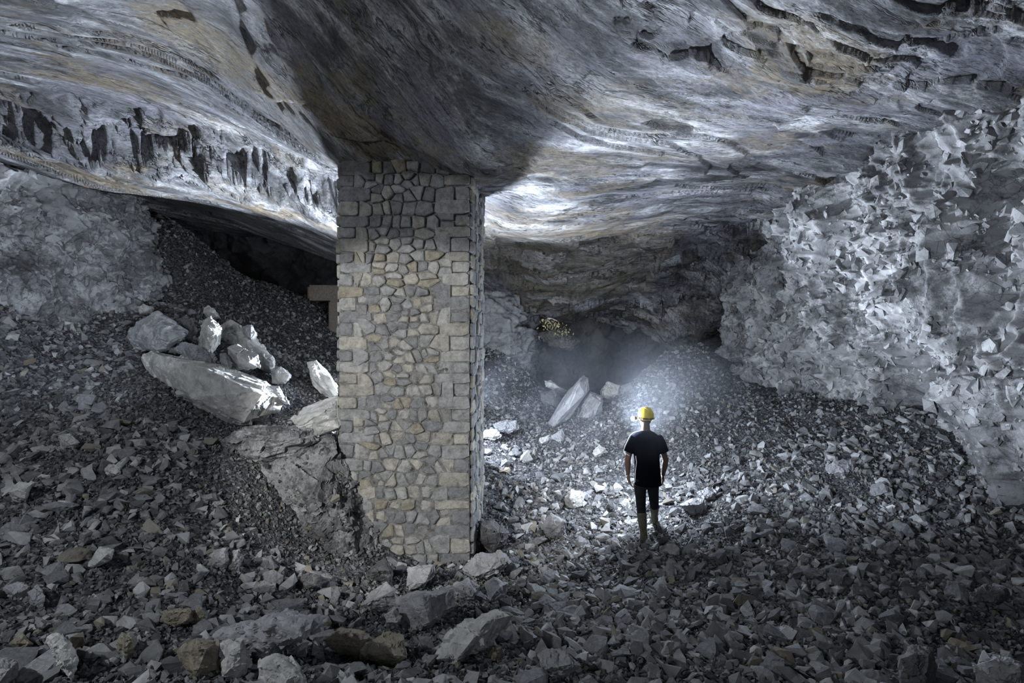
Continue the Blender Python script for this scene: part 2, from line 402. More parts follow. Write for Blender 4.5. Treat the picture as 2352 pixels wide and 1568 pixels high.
def flow(x, y):
    """coordinates along and across the foliation, which swings round towards the right"""
    k = sstep(-0.5, 4.5, x)
    xx = np.maximum(x+0.5, 0); xe = np.minimum(xx, 5.0)
    g = 1.15*np.minimum(x, -0.5)+1.15*xe-0.75*(xe**2)/10.0+0.40*np.maximum(xx-5.0, 0)
    return x*0.72+y*0.62, (y-g)*(0.68+0.2*k)

def wpoly(pts, Y0):   # ceiling polygon seen in the photo -> plan coordinates on the ceiling
    out = []
    for u, v in pts:
        Y = Y0
        for _ in range(30):
            z = float(ctps(np.array([(u-1176)/F*Y]), np.array([Y]))[0]); Yn = (z-CZ)*F/max(784-v, 60); Y = 0.6*Y+0.4*Yn
        out.append(((u-1176)/F*Y, Y))
    return out
PLATE = wpoly([(1430, 5), (1500, 5), (1600, 42), (1740, 48), (1860, 38), (1920, 90), (1965, 120), (2050, 100), (2110, 40), (2150, 5)], 5.3)
PLATE = [(PLATE[0][0]-0.2, 2.0)]+PLATE+[(PLATE[-1][0], 2.0)]
SPALL = wpoly([(1473, 276), (1500, 266), (1545, 270), (1610, 301), (1585, 309), (1530, 300), (1500, 288)], 7.0)
OCH = wpoly([(270, -20), (420, 10), (560, 90), (690, 205), (700, 240), (600, 190), (480, 120), (330, 50)], 6.0)
OCH2 = wpoly([(700, 180), (800, 210), (930, 330), (1010, 375), (900, 350), (790, 330), (720, 240)], 6.5)
OCH3 = wpoly([(560, 455), (780, 490), (780, 525), (620, 490), (540, 470)], 10)
OCH4 = wpoly([(1030, 0), (1100, 0), (1240, 80), (1290, 170), (1200, 130), (1080, 60)], 5.5)
OCH5 = [(-0.6, 9.9), (0.8, 9.8), (2.6, 10.6), (3.6, 12), (3.4, 14.5), (0.4, 14.8), (-0.8, 12)]
LEDGE = wpoly([(150, -20), (280, 50), (400, 100), (520, 160), (620, 200), (700, 215), (760, 290)], 6.0)
LEDGE2 = LEDGE+[(-0.8, 6.8), (2.0, 4.0), (0, 2.0), (-5, 2.0)]

def line_dist(px, py, pl):
    d = np.full(px.shape, 1e9)
    for (ax, ay), (bx, by) in zip(pl, pl[1:]):
        ex, ey = bx-ax, by-ay; t = np.clip(((px-ax)*ex+(py-ay)*ey)/(ex*ex+ey*ey), 0, 1)
        d = np.minimum(d, np.hypot(px-ax-t*ex, py-ay-t*ey))
    return d
def ceil_parts(x, y):
    z = ctps(x, y+0.15*fbm(x*1.3, y*0.6, x*0, 4, 63), 1.0)
    s, t = flow(x, y)
    wob = fbm(x*0.5, y*0.5, x*0, 3, 61)*0.35
    d = 0.13*fbm(s*0.3, (t+wob)*0.8, x*0, 3, 71)
    q = fbm(s*0.22+4, (t+wob)*1.0, x*0+2, 5, 81, 0.42)*4.6
    fr = q-np.floor(q)
    d = d + 0.060*(sstep(0, 0.10, fr)*(1-fr)) - 0.03
    q2 = fbm(s*0.6+9, (t+wob)*2.6, x*0+5, 5, 91, 0.45)*3.6; fr2 = q2-np.floor(q2)
    pm = np.clip(0.5+1.2*fbm(x*.7, y*.7, x*0, 2, 7), 0.05, 1.2)
    d = d + 0.012*(sstep(0, 0.16, fr2)*(1-fr2))*pm
    d = d + 0.018*fbm(s*1.2, t*4, x*0, 4, 101)+0.006*fbm(s*7, t*20, x*0, 3, 111)
    # layered blocky brow on the left
    yA = 9.05+(x+2.8)*0.56; yB = 9.55+(x+2.8)*0.56
    wb = 0.10*fbm(x*1.5, y*1.5, x*0, 3, 62)
    tt = (y-yA)/(yB-yA)
    mk = sstep(-0.1, 0.15, tt)*(1-sstep(1.1, 1.5, tt))*(1-sstep(-2.6, -1.2, x))
    f1, _ = facet(s*1.4, t*2.6, z*1.5, 21, 0.7, 0.8); f2, _ = facet(s*4, t*7, z*4, 31, 0.9, 0.8)
    d = d + mk*(0.20*f1+0.07*f2)
    # rough back part over the tunnel
    mb = sstep(10.6, 12.0, y)*sstep(-1.5, 0, x)
    d = d + mb*(0.30*f1+0.08*f2)
    # contact with the right face
    mr = sstep(3.3, 5.0, x)*0.6
    d = d + mr*0.12*f1
    # torn layers around the hanging plate on the upper right
    px = inside_dist(x+0.05*fbm(x*4, y*4, x*0, 3, 3), y+0.05*fbm(x*4, y*4, x*0+3, 3, 4), PLATE)
    torn = np.exp(-((px+0.35)/0.35)**2)*sstep(0.5, 1.2, x)
    d = d + torn*(0.13*f1+0.05*f2) - 0.10*sstep(-0.02, 0.02, px)
    sp = inside_dist(x, y, SPALL); d = d+0.07*sstep(-0.01, 0.02, sp)
    ld = inside_dist(x+0.06*fbm(x*2, y*2, x*0, 3, 13), y+0.06*fbm(x*2, y*2, x*0+3, 3, 14), LEDGE2)
    d = d-0.11*sstep(-0.02, 0.02, ld)*np.exp(-(line_dist(x, y, LEDGE)/0.7)**2)
    dark = sstep(-0.005, 0.015, sp)*0.8
    nz = 0.35*fbm(x*1.5, y*1.5, x*0, 3, 44)
    och = np.zeros_like(x)
    for poly, k in ((OCH, 1.0), (OCH2, 0.8), (OCH3, 0.9), (OCH4, 0.7), (OCH5, 0.5)):
        och = np.maximum(och, k*sstep(-0.12, 0.12, inside_dist(x, y, poly)+nz*0.5))
    return z+d, dark, och, s, t

# ceiling sheet
xs = np.linspace(-11.5, 8.0, 980); ys = 2.6*np.exp(np.linspace(0, math.log(21.5/2.6), 620))
X, Y = np.meshgrid(xs, ys, indexing='ij')
Z, DK, OC, FS, FT = ceil_parts(X, Y)
ceil = mesh_np('ceiling', np.stack([X, Y, Z], -1).reshape(-1, 3), grid_faces(*X.shape, flip=True), M['ceil'], True)
for nm, arr in (('dark', DK), ('ochre', OC)):
    a = ceil.data.attributes.new(nm, 'FLOAT', 'POINT'); a.data.foreach_set('value', arr.ravel().astype(np.float32))
a = ceil.data.attributes.new('flow', 'FLOAT_VECTOR', 'POINT'); a.data.foreach_set('vector', np.stack([FS, FT, Z], -1).ravel().astype(np.float32))
tag(ceil, kind='structure')

# ground sheet
xs = np.linspace(-11.5, 8.5, 520); ys = 1.8*np.exp(np.linspace(0, math.log(21.5/1.8), 420))
X, Y = np.meshgrid(xs, ys, indexing='ij')
Z = floor_z(X, Y)+0.02*fbm(X*9, Y*9, X*0, 3, 33)
floor = mesh_np('floor', np.stack([X, Y, Z], -1).reshape(-1, 3), grid_faces(*X.shape), M['ground'], True)
tag(floor, kind='structure')

# ------------------------------------------------------------------ rock faces
def face_sheet(name, base, top, z0, z1, nu, nv, mat, inward, disp):
    """a wall swept along a plan path; base and top paths are blended with height"""
    def resample(path, n, w):
        P = np.array(path, float); d = np.r_[0, np.cumsum(np.hypot(*np.diff(P, axis=0).T))]
        t = w*d[-1]
        return np.stack([np.interp(t, d, P[:, 0]), np.interp(t, d, P[:, 1])], 1)
    wv = np.linspace(0, 1, nu)
    B = resample(base, nu, wv); T = resample(top, nu, wv)
    k = max(3, nu//60); ker = np.hanning(k*2+1); ker /= ker.sum()
    def sm(A): return np.stack([np.convolve(np.pad(A[:, i], k, mode='edge'), ker, 'valid') for i in (0, 1)], 1)
    B, T = sm(B), sm(T)
    v = np.linspace(0, 1, nv)
    P = B[:, None, :]*(1-v)[None, :, None]+T[:, None, :]*v[None, :, None]
    Zz = np.broadcast_to((z0+(z1-z0)*v)[None], (nu, nv))
    tx = np.gradient(P[:, :, 0], axis=0); ty = np.gradient(P[:, :, 1], axis=0); L = np.hypot(tx, ty)+1e-9
    nx, ny = -ty/L*inward, tx/L*inward
    d = disp(P[:, :, 0], P[:, :, 1], Zz); chip = None
    if isinstance(d, tuple): d, chip = d
    V = np.stack([P[:, :, 0]+nx*d, P[:, :, 1]+ny*d, Zz+0.0*d], -1).reshape(-1, 3)
    o = mesh_np(name, V, grid_faces(nu, nv, flip=inward < 0), mat, True)
    if chip is not None:
        a = o.data.attributes.new('chip', 'FLOAT', 'POINT'); a.data.foreach_set('value', np.clip(chip, 0, 1).ravel().astype(np.float32))
    SURF[name] = (V.reshape(nu, nv, 3), np.stack([nx, ny], -1))
    return tag(o, kind='structure')
SURF = {}

def disp_right(x, y, z):
    wx = 0.10*fbm(x*1.6, y*1.6, z*1.6, 2, 201)
    f0 = chips((x+wx)*0.9, (y+wx)*1.0, (z+wx)*0.8, 11, 0.8, 0.8)
    f1, id1 = chips((x+wx)*2.0, (y+wx)*2.3, (z+wx)*1.4, 12, 1.3, 0.9, True)
    f2, id2 = chips((x+wx)*5.6, (y+wx)*6.2, (z+wx)*4.4, 13, 1.3, 0.9, True)
    f3 = chips(x*13, y*14, z*11, 15, 1.4, 0.9)
    am = np.clip(0.75+1.3*fbm(x*.6, y*.6, z*.6, 2, 205), 0.35, 1.25)
    rib = fbm(y*1.1+z*0.15, z*0.2, x*0, 2, 203, ridge=True)
    d = 0.46*f0-0.36*f1-0.22*f2*am-0.07*f3*am+0.36*rib+0.12*fbm(x, y, z, 2, 204)-0.05
    d = d+0.45*np.exp(-((y-7.3)/0.55)**2)*sstep(CZ-2.5, CZ+0.5, z)*(1-sstep(CZ+1.2, CZ+2.2, z))
    d = d-0.10*np.exp(-((z-(CZ-0.25)+0.02*y)/0.05)**2)
    return d, 0.5*id1+0.5*id2*am/1.2+.1
face_sheet('wall_right',
   [(6.4, 2.5), (6.2, 5.0), (6.1, 6.5), (6.2, 7.6), (6.5, 9.0), (5.8, 10.5), (5.25, 12), (4.9, 13.2), (5.6, 14.2), (7.2, 15), (7.6, 19.5)],
   [(5.9, 2.5), (5.5, 5.0), (5.4, 6.5), (5.3, 7.5), (4.95, 9.0), (4.8, 10.2), (4.8, 12), (4.8, 13.2), (5.3, 14.2), (7.0, 15), (7.4, 19.5)],
   CZ-3.2, CZ+3.3, 1250, 460, M['wall'], 1, disp_right)

def disp_left(x, y, z):
    f0 = chips(x*1.0, y*1.0, z*1.1, 41, 0.8, 0.8)
    f1, id1 = chips(x*2.6, y*2.6, z*2.8, 42, 1.1, 0.9, True)
    f2, id2 = chips(x*6, y*6, z*6, 43, 1.3, 0.9, True)
    f3 = chips(x*14, y*14, z*14, 44, 1.4, 0.9)
    am = np.clip(0.7+1.2*fbm(x*.6, y*.6, z*.6, 2, 45), 0.25, 1.3)
    d = 0.34*f0-0.26*f1-0.17*f2*am-0.06*f3*am+0.14*fbm(x, y, z, 3, 46)
    return d, .5*id1+.5*id2

face_sheet('wall_left',
   [(-6.2, 2.5), (-6.9, 6.0), (-7.0, 8.0), (-6.7, 9.6), (-6.55, 10.5), (-6.9, 11.0), (-8.0, 11.4), (-12, 12)],
   [(-6.6, 2.5), (-7.6, 6.0), (-7.4, 8.0), (-6.9, 9.6), (-6.5, 10.4), (-6.8, 10.9), (-8.0, 11.3), (-12, 12)],
   CZ-1.6, CZ+3.4, 800, 420, M['wall'], -1, disp_left)

def disp_back(x, y, z):
    f0, _ = facet(x*0.7, y*0.7, z*0.8, 51, 0.8, 1.0); f1, _ = facet(x*2.2, y*2.2, z*2.2, 52, 1.0, 1.0)
    return 0.7*f0+0.25*f1+0.3*fbm(x, y, z, 3, 53), 0*x+.5
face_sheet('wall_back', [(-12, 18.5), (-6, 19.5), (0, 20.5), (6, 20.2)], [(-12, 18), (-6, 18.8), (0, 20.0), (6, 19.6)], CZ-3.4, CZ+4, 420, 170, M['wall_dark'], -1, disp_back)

def disp_pier(x, y, z):
    f0, _ = facet(x*1.2, y*1.2, z*1.2, 54, 0.8, 1.0); f1, g1 = facet(x*3.5, y*3.5, z*3.5, 55, 1.0, 1.0); f2, _ = facet(x*9, y*9, z*9, 56, 1.2, 1.0)
    return 0.22*f0+0.11*f1+0.04*f2+0.1*fbm(x, y, z, 3, 57)-0.12*np.exp(-((z-CZ-0.75+0.75*(x-0.0))/0.06)**2), 0*x+.5
pr = face_sheet('wall_middle', [(-3.5, 18.5), (-3.2, 15.6), (-2.4, 14.6), (-0.7, 14.3), (0.5, 14.6), (0.75, 15.4), (0.9, 19.5)],
   [(-3.5, 18.5), (-3.2, 15.6), (-2.4, 14.3), (-0.7, 13.9), (0.25, 14.2), (0.4, 15.2), (0.6, 19.5)], CZ-2.6, CZ+2.6, 380, 200, M['wall'], -1, disp_pier)

# ------------------------------------------------------------------ masonry pier
def clip_poly(P, nx, ny, c):       # keep nx*x+ny*y <= c
    out = []
    for i in range(len(P)):
        a, b = P[i], P[(i+1) % len(P)]
        da, db = nx*a[0]+ny*a[1]-c, nx*b[0]+ny*b[1]-c
        if da <= 0: out.append(a)
        if (da < 0 < db) or (db < 0 < da):
            t = da/(da-db); out.append((a[0]+t*(b[0]-a[0]), a[1]+t*(b[1]-a[1])))
    return out

def masonry_face(bm, W, z0, z1, place, rng):
    """coursed rubble: squared quoins at both edges, random polygons between"""
    z = z0; rows = []
    while z < z1:
        h = rng.uniform(0.125, 0.185); rows.append((z, z+h)); z += h
    cells = []
    seeds = []
    for ri, (a, b) in enumerate(rows):
        ql = rng.uniform(0.30, 0.46) if ri % 2 else rng.uniform(0.17, 0.26)
        qr = rng.uniform(0.30, 0.46) if ri % 2 == 0 else rng.uniform(0.17, 0.26)
        for (xa, xb) in ((0, ql), (W-qr, W)):
            j = lambda s=0.008: rng.uniform(-s, s)
            cells.append(([(xa+j(), a+j()), (xb+j(), a+j()), (xb+j(), b+j()), (xa+j(), b+j())], True))
        x = ql
        while x < W-qr:
            wd = rng.uniform(0.08, 0.215)
            if W-qr-x < 0.13: break
            xe = min(x+wd, W-qr)
            if rng.random() < 0.22 and xe-x < 0.2:
                seeds.append(((x+xe)/2+rng.uniform(-.01, .01), a+(b-a)*0.27, ql, W-qr, a, b)); seeds.append(((x+xe)/2+rng.uniform(-.02, .02), a+(b-a)*0.77, ql, W-qr, a, b))
            else:
                seeds.append(((x+xe)/2+rng.uniform(-.02, .02), (a+b)/2+rng.uniform(-.03, .03), ql, W-qr, a, b))
            x = xe
    for i, (sx, sz, xl, xr, a, b) in enumerate(seeds):
        P = [(xl, a-.06), (xr, a-.06), (xr, b+.06), (xl, b+.06)]
        for j, (tx, tz, *_r) in enumerate(seeds):
            if j == i or abs(tx-sx) > 0.5 or abs(tz-sz) > 0.35: continue
            ax, az = 1.0, rng.uniform(1.7, 2.6)                      # wider than tall
            nx, nz = (tx-sx)*ax, (tz-sz)*az
            mx, mz = (tx+sx)/2, (tz+sz)/2
            P = clip_poly(P, nx, nz, nx*mx+nz*mz)
            if len(P) < 3: break
        if len(P) >= 3: cells.append((P, False))
    for P, q in cells:
        # drop near-duplicate corners, pull in for the joint
        Q = []
        for p in P:
            if not Q or math.hypot(p[0]-Q[-1][0], p[1]-Q[-1][1]) > 0.012: Q.append(p)
        if len(Q) > 2 and math.hypot(Q[0][0]-Q[-1][0], Q[0][1]-Q[-1][1]) < 0.012: Q.pop()
        if len(Q) < 3: continue
        cx = sum(p[0] for p in Q)/len(Q); cz = sum(p[1] for p in Q)/len(Q)
        R = []
        n = len(Q)
        for k in range(n):                        # corner rounding: two points per corner
            p0, p1, p2 = Q[k-1], Q[k], Q[(k+1) % n]
            for o, r in ((p0, rng.uniform(.06, .2)), (p2, rng.uniform(.06, .2))):
                R.append((p1[0]+(o[0]-p1[0])*r+rng.uniform(-.006, .006), p1[1]+(o[1]-p1[1])*r+rng.uniform(-.006, .006)))
        size = max(math.hypot(p[0]-cx, p[1]-cz) for p in R)
        joint = 0.005 if q else rng.uniform(0.003, 0.013)
        def ring(shrink, out, jit):
            vs_ = []
            for p in R:
                dx, dz = p[0]-cx, p[1]-cz; L = math.hypot(dx, dz)+1e-6
                k = max(0.25, (L-shrink)/L)
                vs_.append(bm.verts.new(place(cx+dx*k, cz+dz*k, out+rng.uniform(-jit, jit))))
            return vs_
        pro = rng.uniform(0.018, 0.062) if not q else rng.uniform(0.028, 0.055)
        tx_, tz_ = rng.uniform(-.12, .12), rng.uniform(-.12, .12)
        r0 = ring(joint, -0.06, 0); r1 = ring(joint, pro-0.018, .003); r2 = ring(joint+0.010, pro-.003, .002)
        r3 = []
        for p in R:
            dx, dz = (p[0]-cx)*0.55, (p[1]-cz)*0.55
            r3.append(bm.verts.new(place(cx+dx, cz+dz, pro+.004+dx*tx_+dz*tz_+rng.uniform(-.004, .004))))
        c0 = bm.verts.new(place(cx, cz, pro+rng.uniform(0, .008)))
        m = len(R)
        for A, B in ((r0, r1), (r1, r2), (r2, r3)):
            for k in range(m): bm.faces.new((A[k], A[(k+1) % m], B[(k+1) % m], B[k]))
        for k in range(m): bm.faces.new((r3[k], r3[(k+1) % m], c0))

PX0, PX1, PY0, PDEP = -2.14, -0.52, 7.0, 1.55
PW = PX1-PX0
pz0, pz1 = CZ-3.1, CZ+2.75
pivot = Vector((PX1, PY0, 0)); prot = Matrix.Rotation(math.radians(-2.3), 4, 'Z')
def P3(x, y, z): return pivot + prot @ (Vector((x, y, z))-pivot)
pillar = bpy.data.objects.new('masonry_pillar', None); C.objects.link(pillar)
pillar.location = P3((PX0+PX1)/2, PY0+PDEP/2, CZ-2.7)
tag(pillar, 'tall square pillar of coursed rubble masonry holding up the rock ceiling', 'pillar')
rng = random.Random(5)
bmS = bmesh.new(); org = pillar.location
masonry_face(bmS, PW, pz0, pz1, lambda a, z, o: P3(PX0+a, PY0-o, z)-org, rng)
masonry_face(bmS, PDEP, pz0, pz1, lambda a, z, o: P3(PX1+o, PY0+a, z)-org, rng)
masonry_face(bmS, PW, pz0, pz1, lambda a, z, o: P3(PX1-a, PY0+PDEP+o, z)-org, rng)
masonry_face(bmS, PDEP, pz0, pz1, lambda a, z, o: P3(PX0-o, PY0+PDEP-a, z)-org, rng)
bmesh.ops.recalc_face_normals(bmS, faces=bmS.faces)
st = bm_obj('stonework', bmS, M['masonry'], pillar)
# mortar core
def core_grid(a0, a1, place, nu=90, nv=300):
    A, Zg = np.meshgrid(np.linspace(a0, a1, nu), np.linspace(pz0, pz1, nv), indexing='ij')
    nse = 0.014*fbm(A*18, Zg*18, A*0+a1, 4, 301)+0.020-0.038*sstep(CZ+0.2, CZ+1.5, Zg)+0.012*fbm(A*2, Zg*2, A*0+a1, 2, 302)
    return np.array([tuple(place(a, z, o)-org) for a, z, o in zip(A.ravel(), Zg.ravel(), nse.ravel())]), grid_faces(nu, nv)
Vs, Fs, off = [], [], 0
for a1, pl in ((PW, lambda a, z, o: P3(PX0+a, PY0-o, z)), (PDEP, lambda a, z, o: P3(PX1+o, PY0+a, z)),
               (PW, lambda a, z, o: P3(PX1-a, PY0+PDEP+o, z)), (PDEP, lambda a, z, o: P3(PX0-o, PY0+PDEP-a, z))):
    v_, f_ = core_grid(0, a1, pl); Vs.append(v_); Fs.append(f_+off); off += len(v_)
core = mesh_np('mortar', np.concatenate(Vs), np.concatenate(Fs), M['mortar'], True, pillar)

# ------------------------------------------------------------------ boulders
def refine(bm, maxlen, limit=7):
    for _ in range(limit):
        es = [e for e in bm.edges if e.calc_length() > maxlen]
        if not es: break
        bmesh.ops.subdivide_edges(bm, edges=es, cuts=1, use_grid_fill=False)
        bmesh.ops.triangulate(bm, faces=[f for f in bm.faces if len(f.verts) > 3])

def hull(pts):
    bm = bmesh.new()
    for p in pts: bm.verts.new(p)
    bmesh.ops.convex_hull(bm, input=bm.verts)
    bmesh.ops.delete(bm, geom=[v for v in bm.verts if not v.link_faces], context='VERTS')
    return bm

def rough_rock(bm, amp, freq, seed, maxlen, layer=None):
    bmesh.ops.triangulate(bm, faces=bm.faces); refine(bm, maxlen)
    bm.normal_update()
    n = len(bm.verts); co = np.array([v.co[:] for v in bm.verts]); no = np.array([v.normal[:] for v in bm.verts])
    x, y, z = co.T
    if layer:      # slabby rock: stretch the break pattern along the bedding
        lx = x*math.cos(layer)+z*math.sin(layer); lz = -x*math.sin(layer)+z*math.cos(layer); x, z = lx*0.45, lz*1.8
    f1, g1 = facet(x*freq, y*freq, z*freq, seed, 0.9, 1.0); f2, g2 = facet(x*freq*2.7, y*freq*2.7, z*freq*2.7, seed+9, 1.0, 1.0)
    d = amp*(0.8*f1+0.35*f2+0.25*fbm(x*freq, y*freq, z*freq, 3, seed)+0.10*fbm(x*freq*7, y*freq*7, z*freq*7, 3, seed+3))
    co = co+no*d[:, None]
    for v, c in zip(bm.verts, co): v.co = c

BN = 0; EXC = []
def boulder(name, outline, label, mat='grey', v_foot=None, Y=None, thick=0.5, front=(), amp=None, layer=None, cat='rock', lean=0.0, res=1.0, group=None, freq=1.0):
    """a rock with its true size and depth: silhouette points, a bulging front and a narrower back"""
    global BN; BN += 1
    rg = random.Random(100+BN)
    us = [p[0] for p in outline]; vs_ = [p[1] for p in outline]
    cu = sum(us)/len(us); vb = v_foot or max(vs_)
    if Y is None: Y = hit(cu, vb-2)
    wpx = max(us)-min(us); hpx = max(vs_)-min(vs_)
    size = max(wpx, hpx)/F*Y; small = min(wpx, hpx)/F*Y
    T = thick*small
    cv = sum(vs_)/len(vs_)
    pts = []
    for u, v in outline:
        dy = rg.uniform(-.12, .12)*T + lean*(vb-v)/F*Y
        pts.append(at(u, v, Y+T*0.4+dy))
        k = rg.uniform(.66, .86)
        pts.append(at(cu+(u-cu)*k, cv+(v-cv)*k, Y+T*1.3+dy))
        k = rg.uniform(.3, .86)
        if rg.random() < .7: pts.append(at(cu+(u-cu)*k, cv+(v-cv)*k, Y-T*rg.uniform(0.0, 0.45)+lean*(vb-v)/F*Y))
    for u, v, dy in front: pts.append(at(u, v, Y+dy*T))
    EXC.append(((cu-1176)/F*Y, Y, wpx/F*Y*0.5, T))
    o0 = Vector(at(cu, vb, Y+T*0.4))
    bm = hull([Vector(p)-o0 for p in pts])
    rough_rock(bm, amp if amp is not None else 0.055*min(small*2, size)+0.004, freq*2.2/max(small, .12), 500+BN*3, max(0.014, size/34/res), layer)
    bmesh.ops.recalc_face_normals(bm, faces=bm.faces)
    o = bm_obj(name, bm, M[mat], None); o.location = o0
    return tag(o, label, cat, group)

# the pile left of the pillar
boulder('boulder', [(325, 818), (345, 808), (430, 825), (520, 845), (610, 875), (652, 912), (645, 945), (600, 968), (540, 980), (480, 976), (400, 925), (350, 872)],
  'biggest pale boulder with a smooth slanting face, left of the masonry pillar', 'pale', Y=7.9, thick=0.7, front=[(475, 850, -.5), (520, 905, -.6), (560, 972, -.45), (420, 880, -.3)], amp=0.05, res=1.6)
boulder('boulder', [(290, 775), (310, 738), (362, 718), (398, 738), (430, 762), (415, 782), (362, 810), (318, 800)],
  'tilted grey block balanced on the upper left end of the big pale boulder', 'grey', Y=8.2, thick=0.7, front=[(360, 800, -.4), (420, 770, -.3)])
boulder('boulder', [(455, 790), (466, 738), (485, 724), (506, 752), (504, 790), (486, 812), (462, 805)],
  'upright narrow pale block standing on top of the boulder pile', 'pale', Y=8.5, thick=0.8)
boulder('boulder', [(466, 716), (478, 703), (494, 711), (508, 731), (482, 735)], 'small pale wedge behind the upright narrow block', 'pale', Y=9.3, thick=0.8)
boulder('boulder', [(498, 748), (530, 738), (572, 765), (602, 792), (632, 828), (628, 875), (588, 870), (520, 800)],
  'long ridged slab sloping down right behind the upright block', 'pale', Y=9.0, thick=0.6, layer=-0.8, lean=0.3)
boulder('boulder', [(400, 800), (420, 788), (452, 792), (495, 822), (492, 838), (430, 826)], 'low flat broken block wedged under the upright narrow block', 'grey', Y=8.1, thick=0.8)
boulder('boulder', [(522, 798), (545, 790), (592, 815), (596, 846), (545, 850), (528, 825)], 'speckled pale block resting on the crest of the big boulder', 'pale', Y=8.1, thick=0.8)
boulder('boulder', [(505, 812), (520, 812), (534, 835), (528, 850), (508, 838)], 'small rounded upright stone left of the speckled pale block', 'grey', Y=8.0, thick=0.9)
boulder('boulder', [(705, 832), (726, 827), (760, 862), (787, 905), (800, 935), (745, 908), (716, 872)], 'brightly lit leaning slab just left of the pillar', 'pale', Y=9.2, thick=0.7, layer=-0.9)
boulder('boulder', [(622, 850), (645, 840), (668, 862), (655, 884), (625, 880)], 'angular pale lump right of the ridged slab', 'pale', Y=8.7, thick=0.8)
boulder('boulder', [(316, 705), (330, 698), (354, 708), (350, 722), (322, 720)], 'small white-tipped stone above the tilted grey block', 'pale', Y=9.3, thick=0.8)
boulder('boulder', [(412, 732), (440, 728), (452, 760), (440, 790), (415, 765)], 'dark weathered block between the tilted and the upright block', 'dark', Y=8.8, thick=0.8)
boulder('boulder', [(556, 750), (578, 745), (590, 770), (582, 792), (560, 775)], 'thin grey shard on the rear edge of the ridged slab', 'grey', Y=9.2, thick=0.8)
boulder('boulder', [(580, 875), (640, 888), (668, 930), (640, 925), (590, 895)], 'layered shard lying along the right shoulder of the big boulder', 'grey', Y=8.1, thick=0.8, layer=-0.6)
boulder('boulder', [(640, 985), (700, 940), (790, 905), (800, 980), (720, 1000), (650, 1010)], 'brightly lit low bank of broken rock beside the pillar foot', 'pale', Y=8.3, thick=0.6, layer=0.4, amp=0.06)
boulder('stone_block', [(717, 975), (735, 966), (775, 957), (792, 966), (788, 985), (722, 1002)], 'squared pale block lying on the outcrop against the pillar', 'pale', Y=7.0, thick=0.9, amp=0.008)
boulder('boulder', [(505, 1015), (540, 985), (620, 975), (720, 985), (745, 1010), (690, 1055), (590, 1080), (515, 1050)],
  'low layered slate outcrop below the big pale boulder', 'outcrop', Y=6.9, thick=0.8, layer=0.25, amp=0.06, res=1.4)
# bedrock mass against the left foot of the pillar
outc = boulder('rock_outcrop', [(515, 1045), (560, 1012), (640, 992), (730, 985), (795, 1000), (802, 1100), (888, 1230), (886, 1300), (790, 1342), (715, 1318), (650, 1220), (570, 1125)],
  'massive dark-stained bedrock hump banked against the left foot of the pillar', 'outcrop', Y=6.72, thick=0.42, front=[(690, 1120, -.4), (800, 1270, -.25)], amp=0.10, res=2.4, lean=0.25, freq=2.2)

# slabs right of the pillar
boulder('rock_slab', [(1340, 860), (1352, 868), (1353, 895), (1330, 925), (1310, 952), (1262, 998), (1247, 1003), (1253, 978), (1281, 936), (1305, 897)],
  'tall pointed slab leaning right in the middle of the cave', 'grey', Y=11.2, thick=0.8, layer=0.95, amp=0.03)
boulder('rock_slab', [(1356, 897), (1386, 918), (1380, 955), (1352, 978), (1320, 968), (1336, 925)], 'shaded blunt slab directly right of the tall pointed slab', 'grey', Y=11.6, thick=0.8, layer=0.95)
boulder('rock_slab', [(1232, 1042), (1240, 1005), (1262, 998), (1263, 1045), (1248, 1050)], 'short upright shard at the foot of the tall pointed slab', 'pale', Y=10.6, thick=0.7)
boulder('rock_slab', [(1264, 1002), (1290, 985), (1302, 1010), (1284, 1040), (1262, 1034)], 'jagged block right of the short upright shard', 'grey', Y=10.6, thick=0.8)
boulder('boulder', [(1378, 897), (1396, 876), (1422, 886), (1424, 908), (1400, 918), (1380, 912)], 'hazy pale block at the mouth of the dark tunnel', 'pale', Y=12.6, thick=0.8)
boulder('boulder', [(1424, 886), (1448, 878), (1458, 892), (1440, 904), (1426, 902)], 'hazy small block right of the block at the tunnel mouth', 'grey', Y=12.4, thick=0.8)
boulder('rock_slab', [(1250, 874), (1262, 874), (1302, 898), (1296, 908), (1256, 888)], 'narrow plank-like slab on the slope behind the pointed slab', 'pale', Y=12.4, thick=0.8)
boulder('boulder', [(1240, 900), (1275, 895), (1292, 915), (1280, 935), (1245, 925)], 'dark block under the narrow plank-like slab', 'dark', Y=11.9, thick=0.8)
boulder('rock_slab', [(1132, 975), (1150, 967), (1186, 965), (1190, 985), (1166, 996), (1144, 991)], 'flat grey block right behind the pillar on bright ground', 'grey', Y=10.6, thick=0.9)
boulder('boulder', [(1110, 988), (1140, 985), (1152, 1000), (1135, 1010), (1108, 1005)], 'flat pale stone touching the right edge of the pillar', 'pale', Y=10.1, thick=0.9)
boulder('boulder', [(1192, 1065), (1196, 1048), (1214, 1033), (1223, 1055), (1206, 1069)], 'pale cube-like stone on the bright ground right of the pillar', 'pale', thick=0.9)
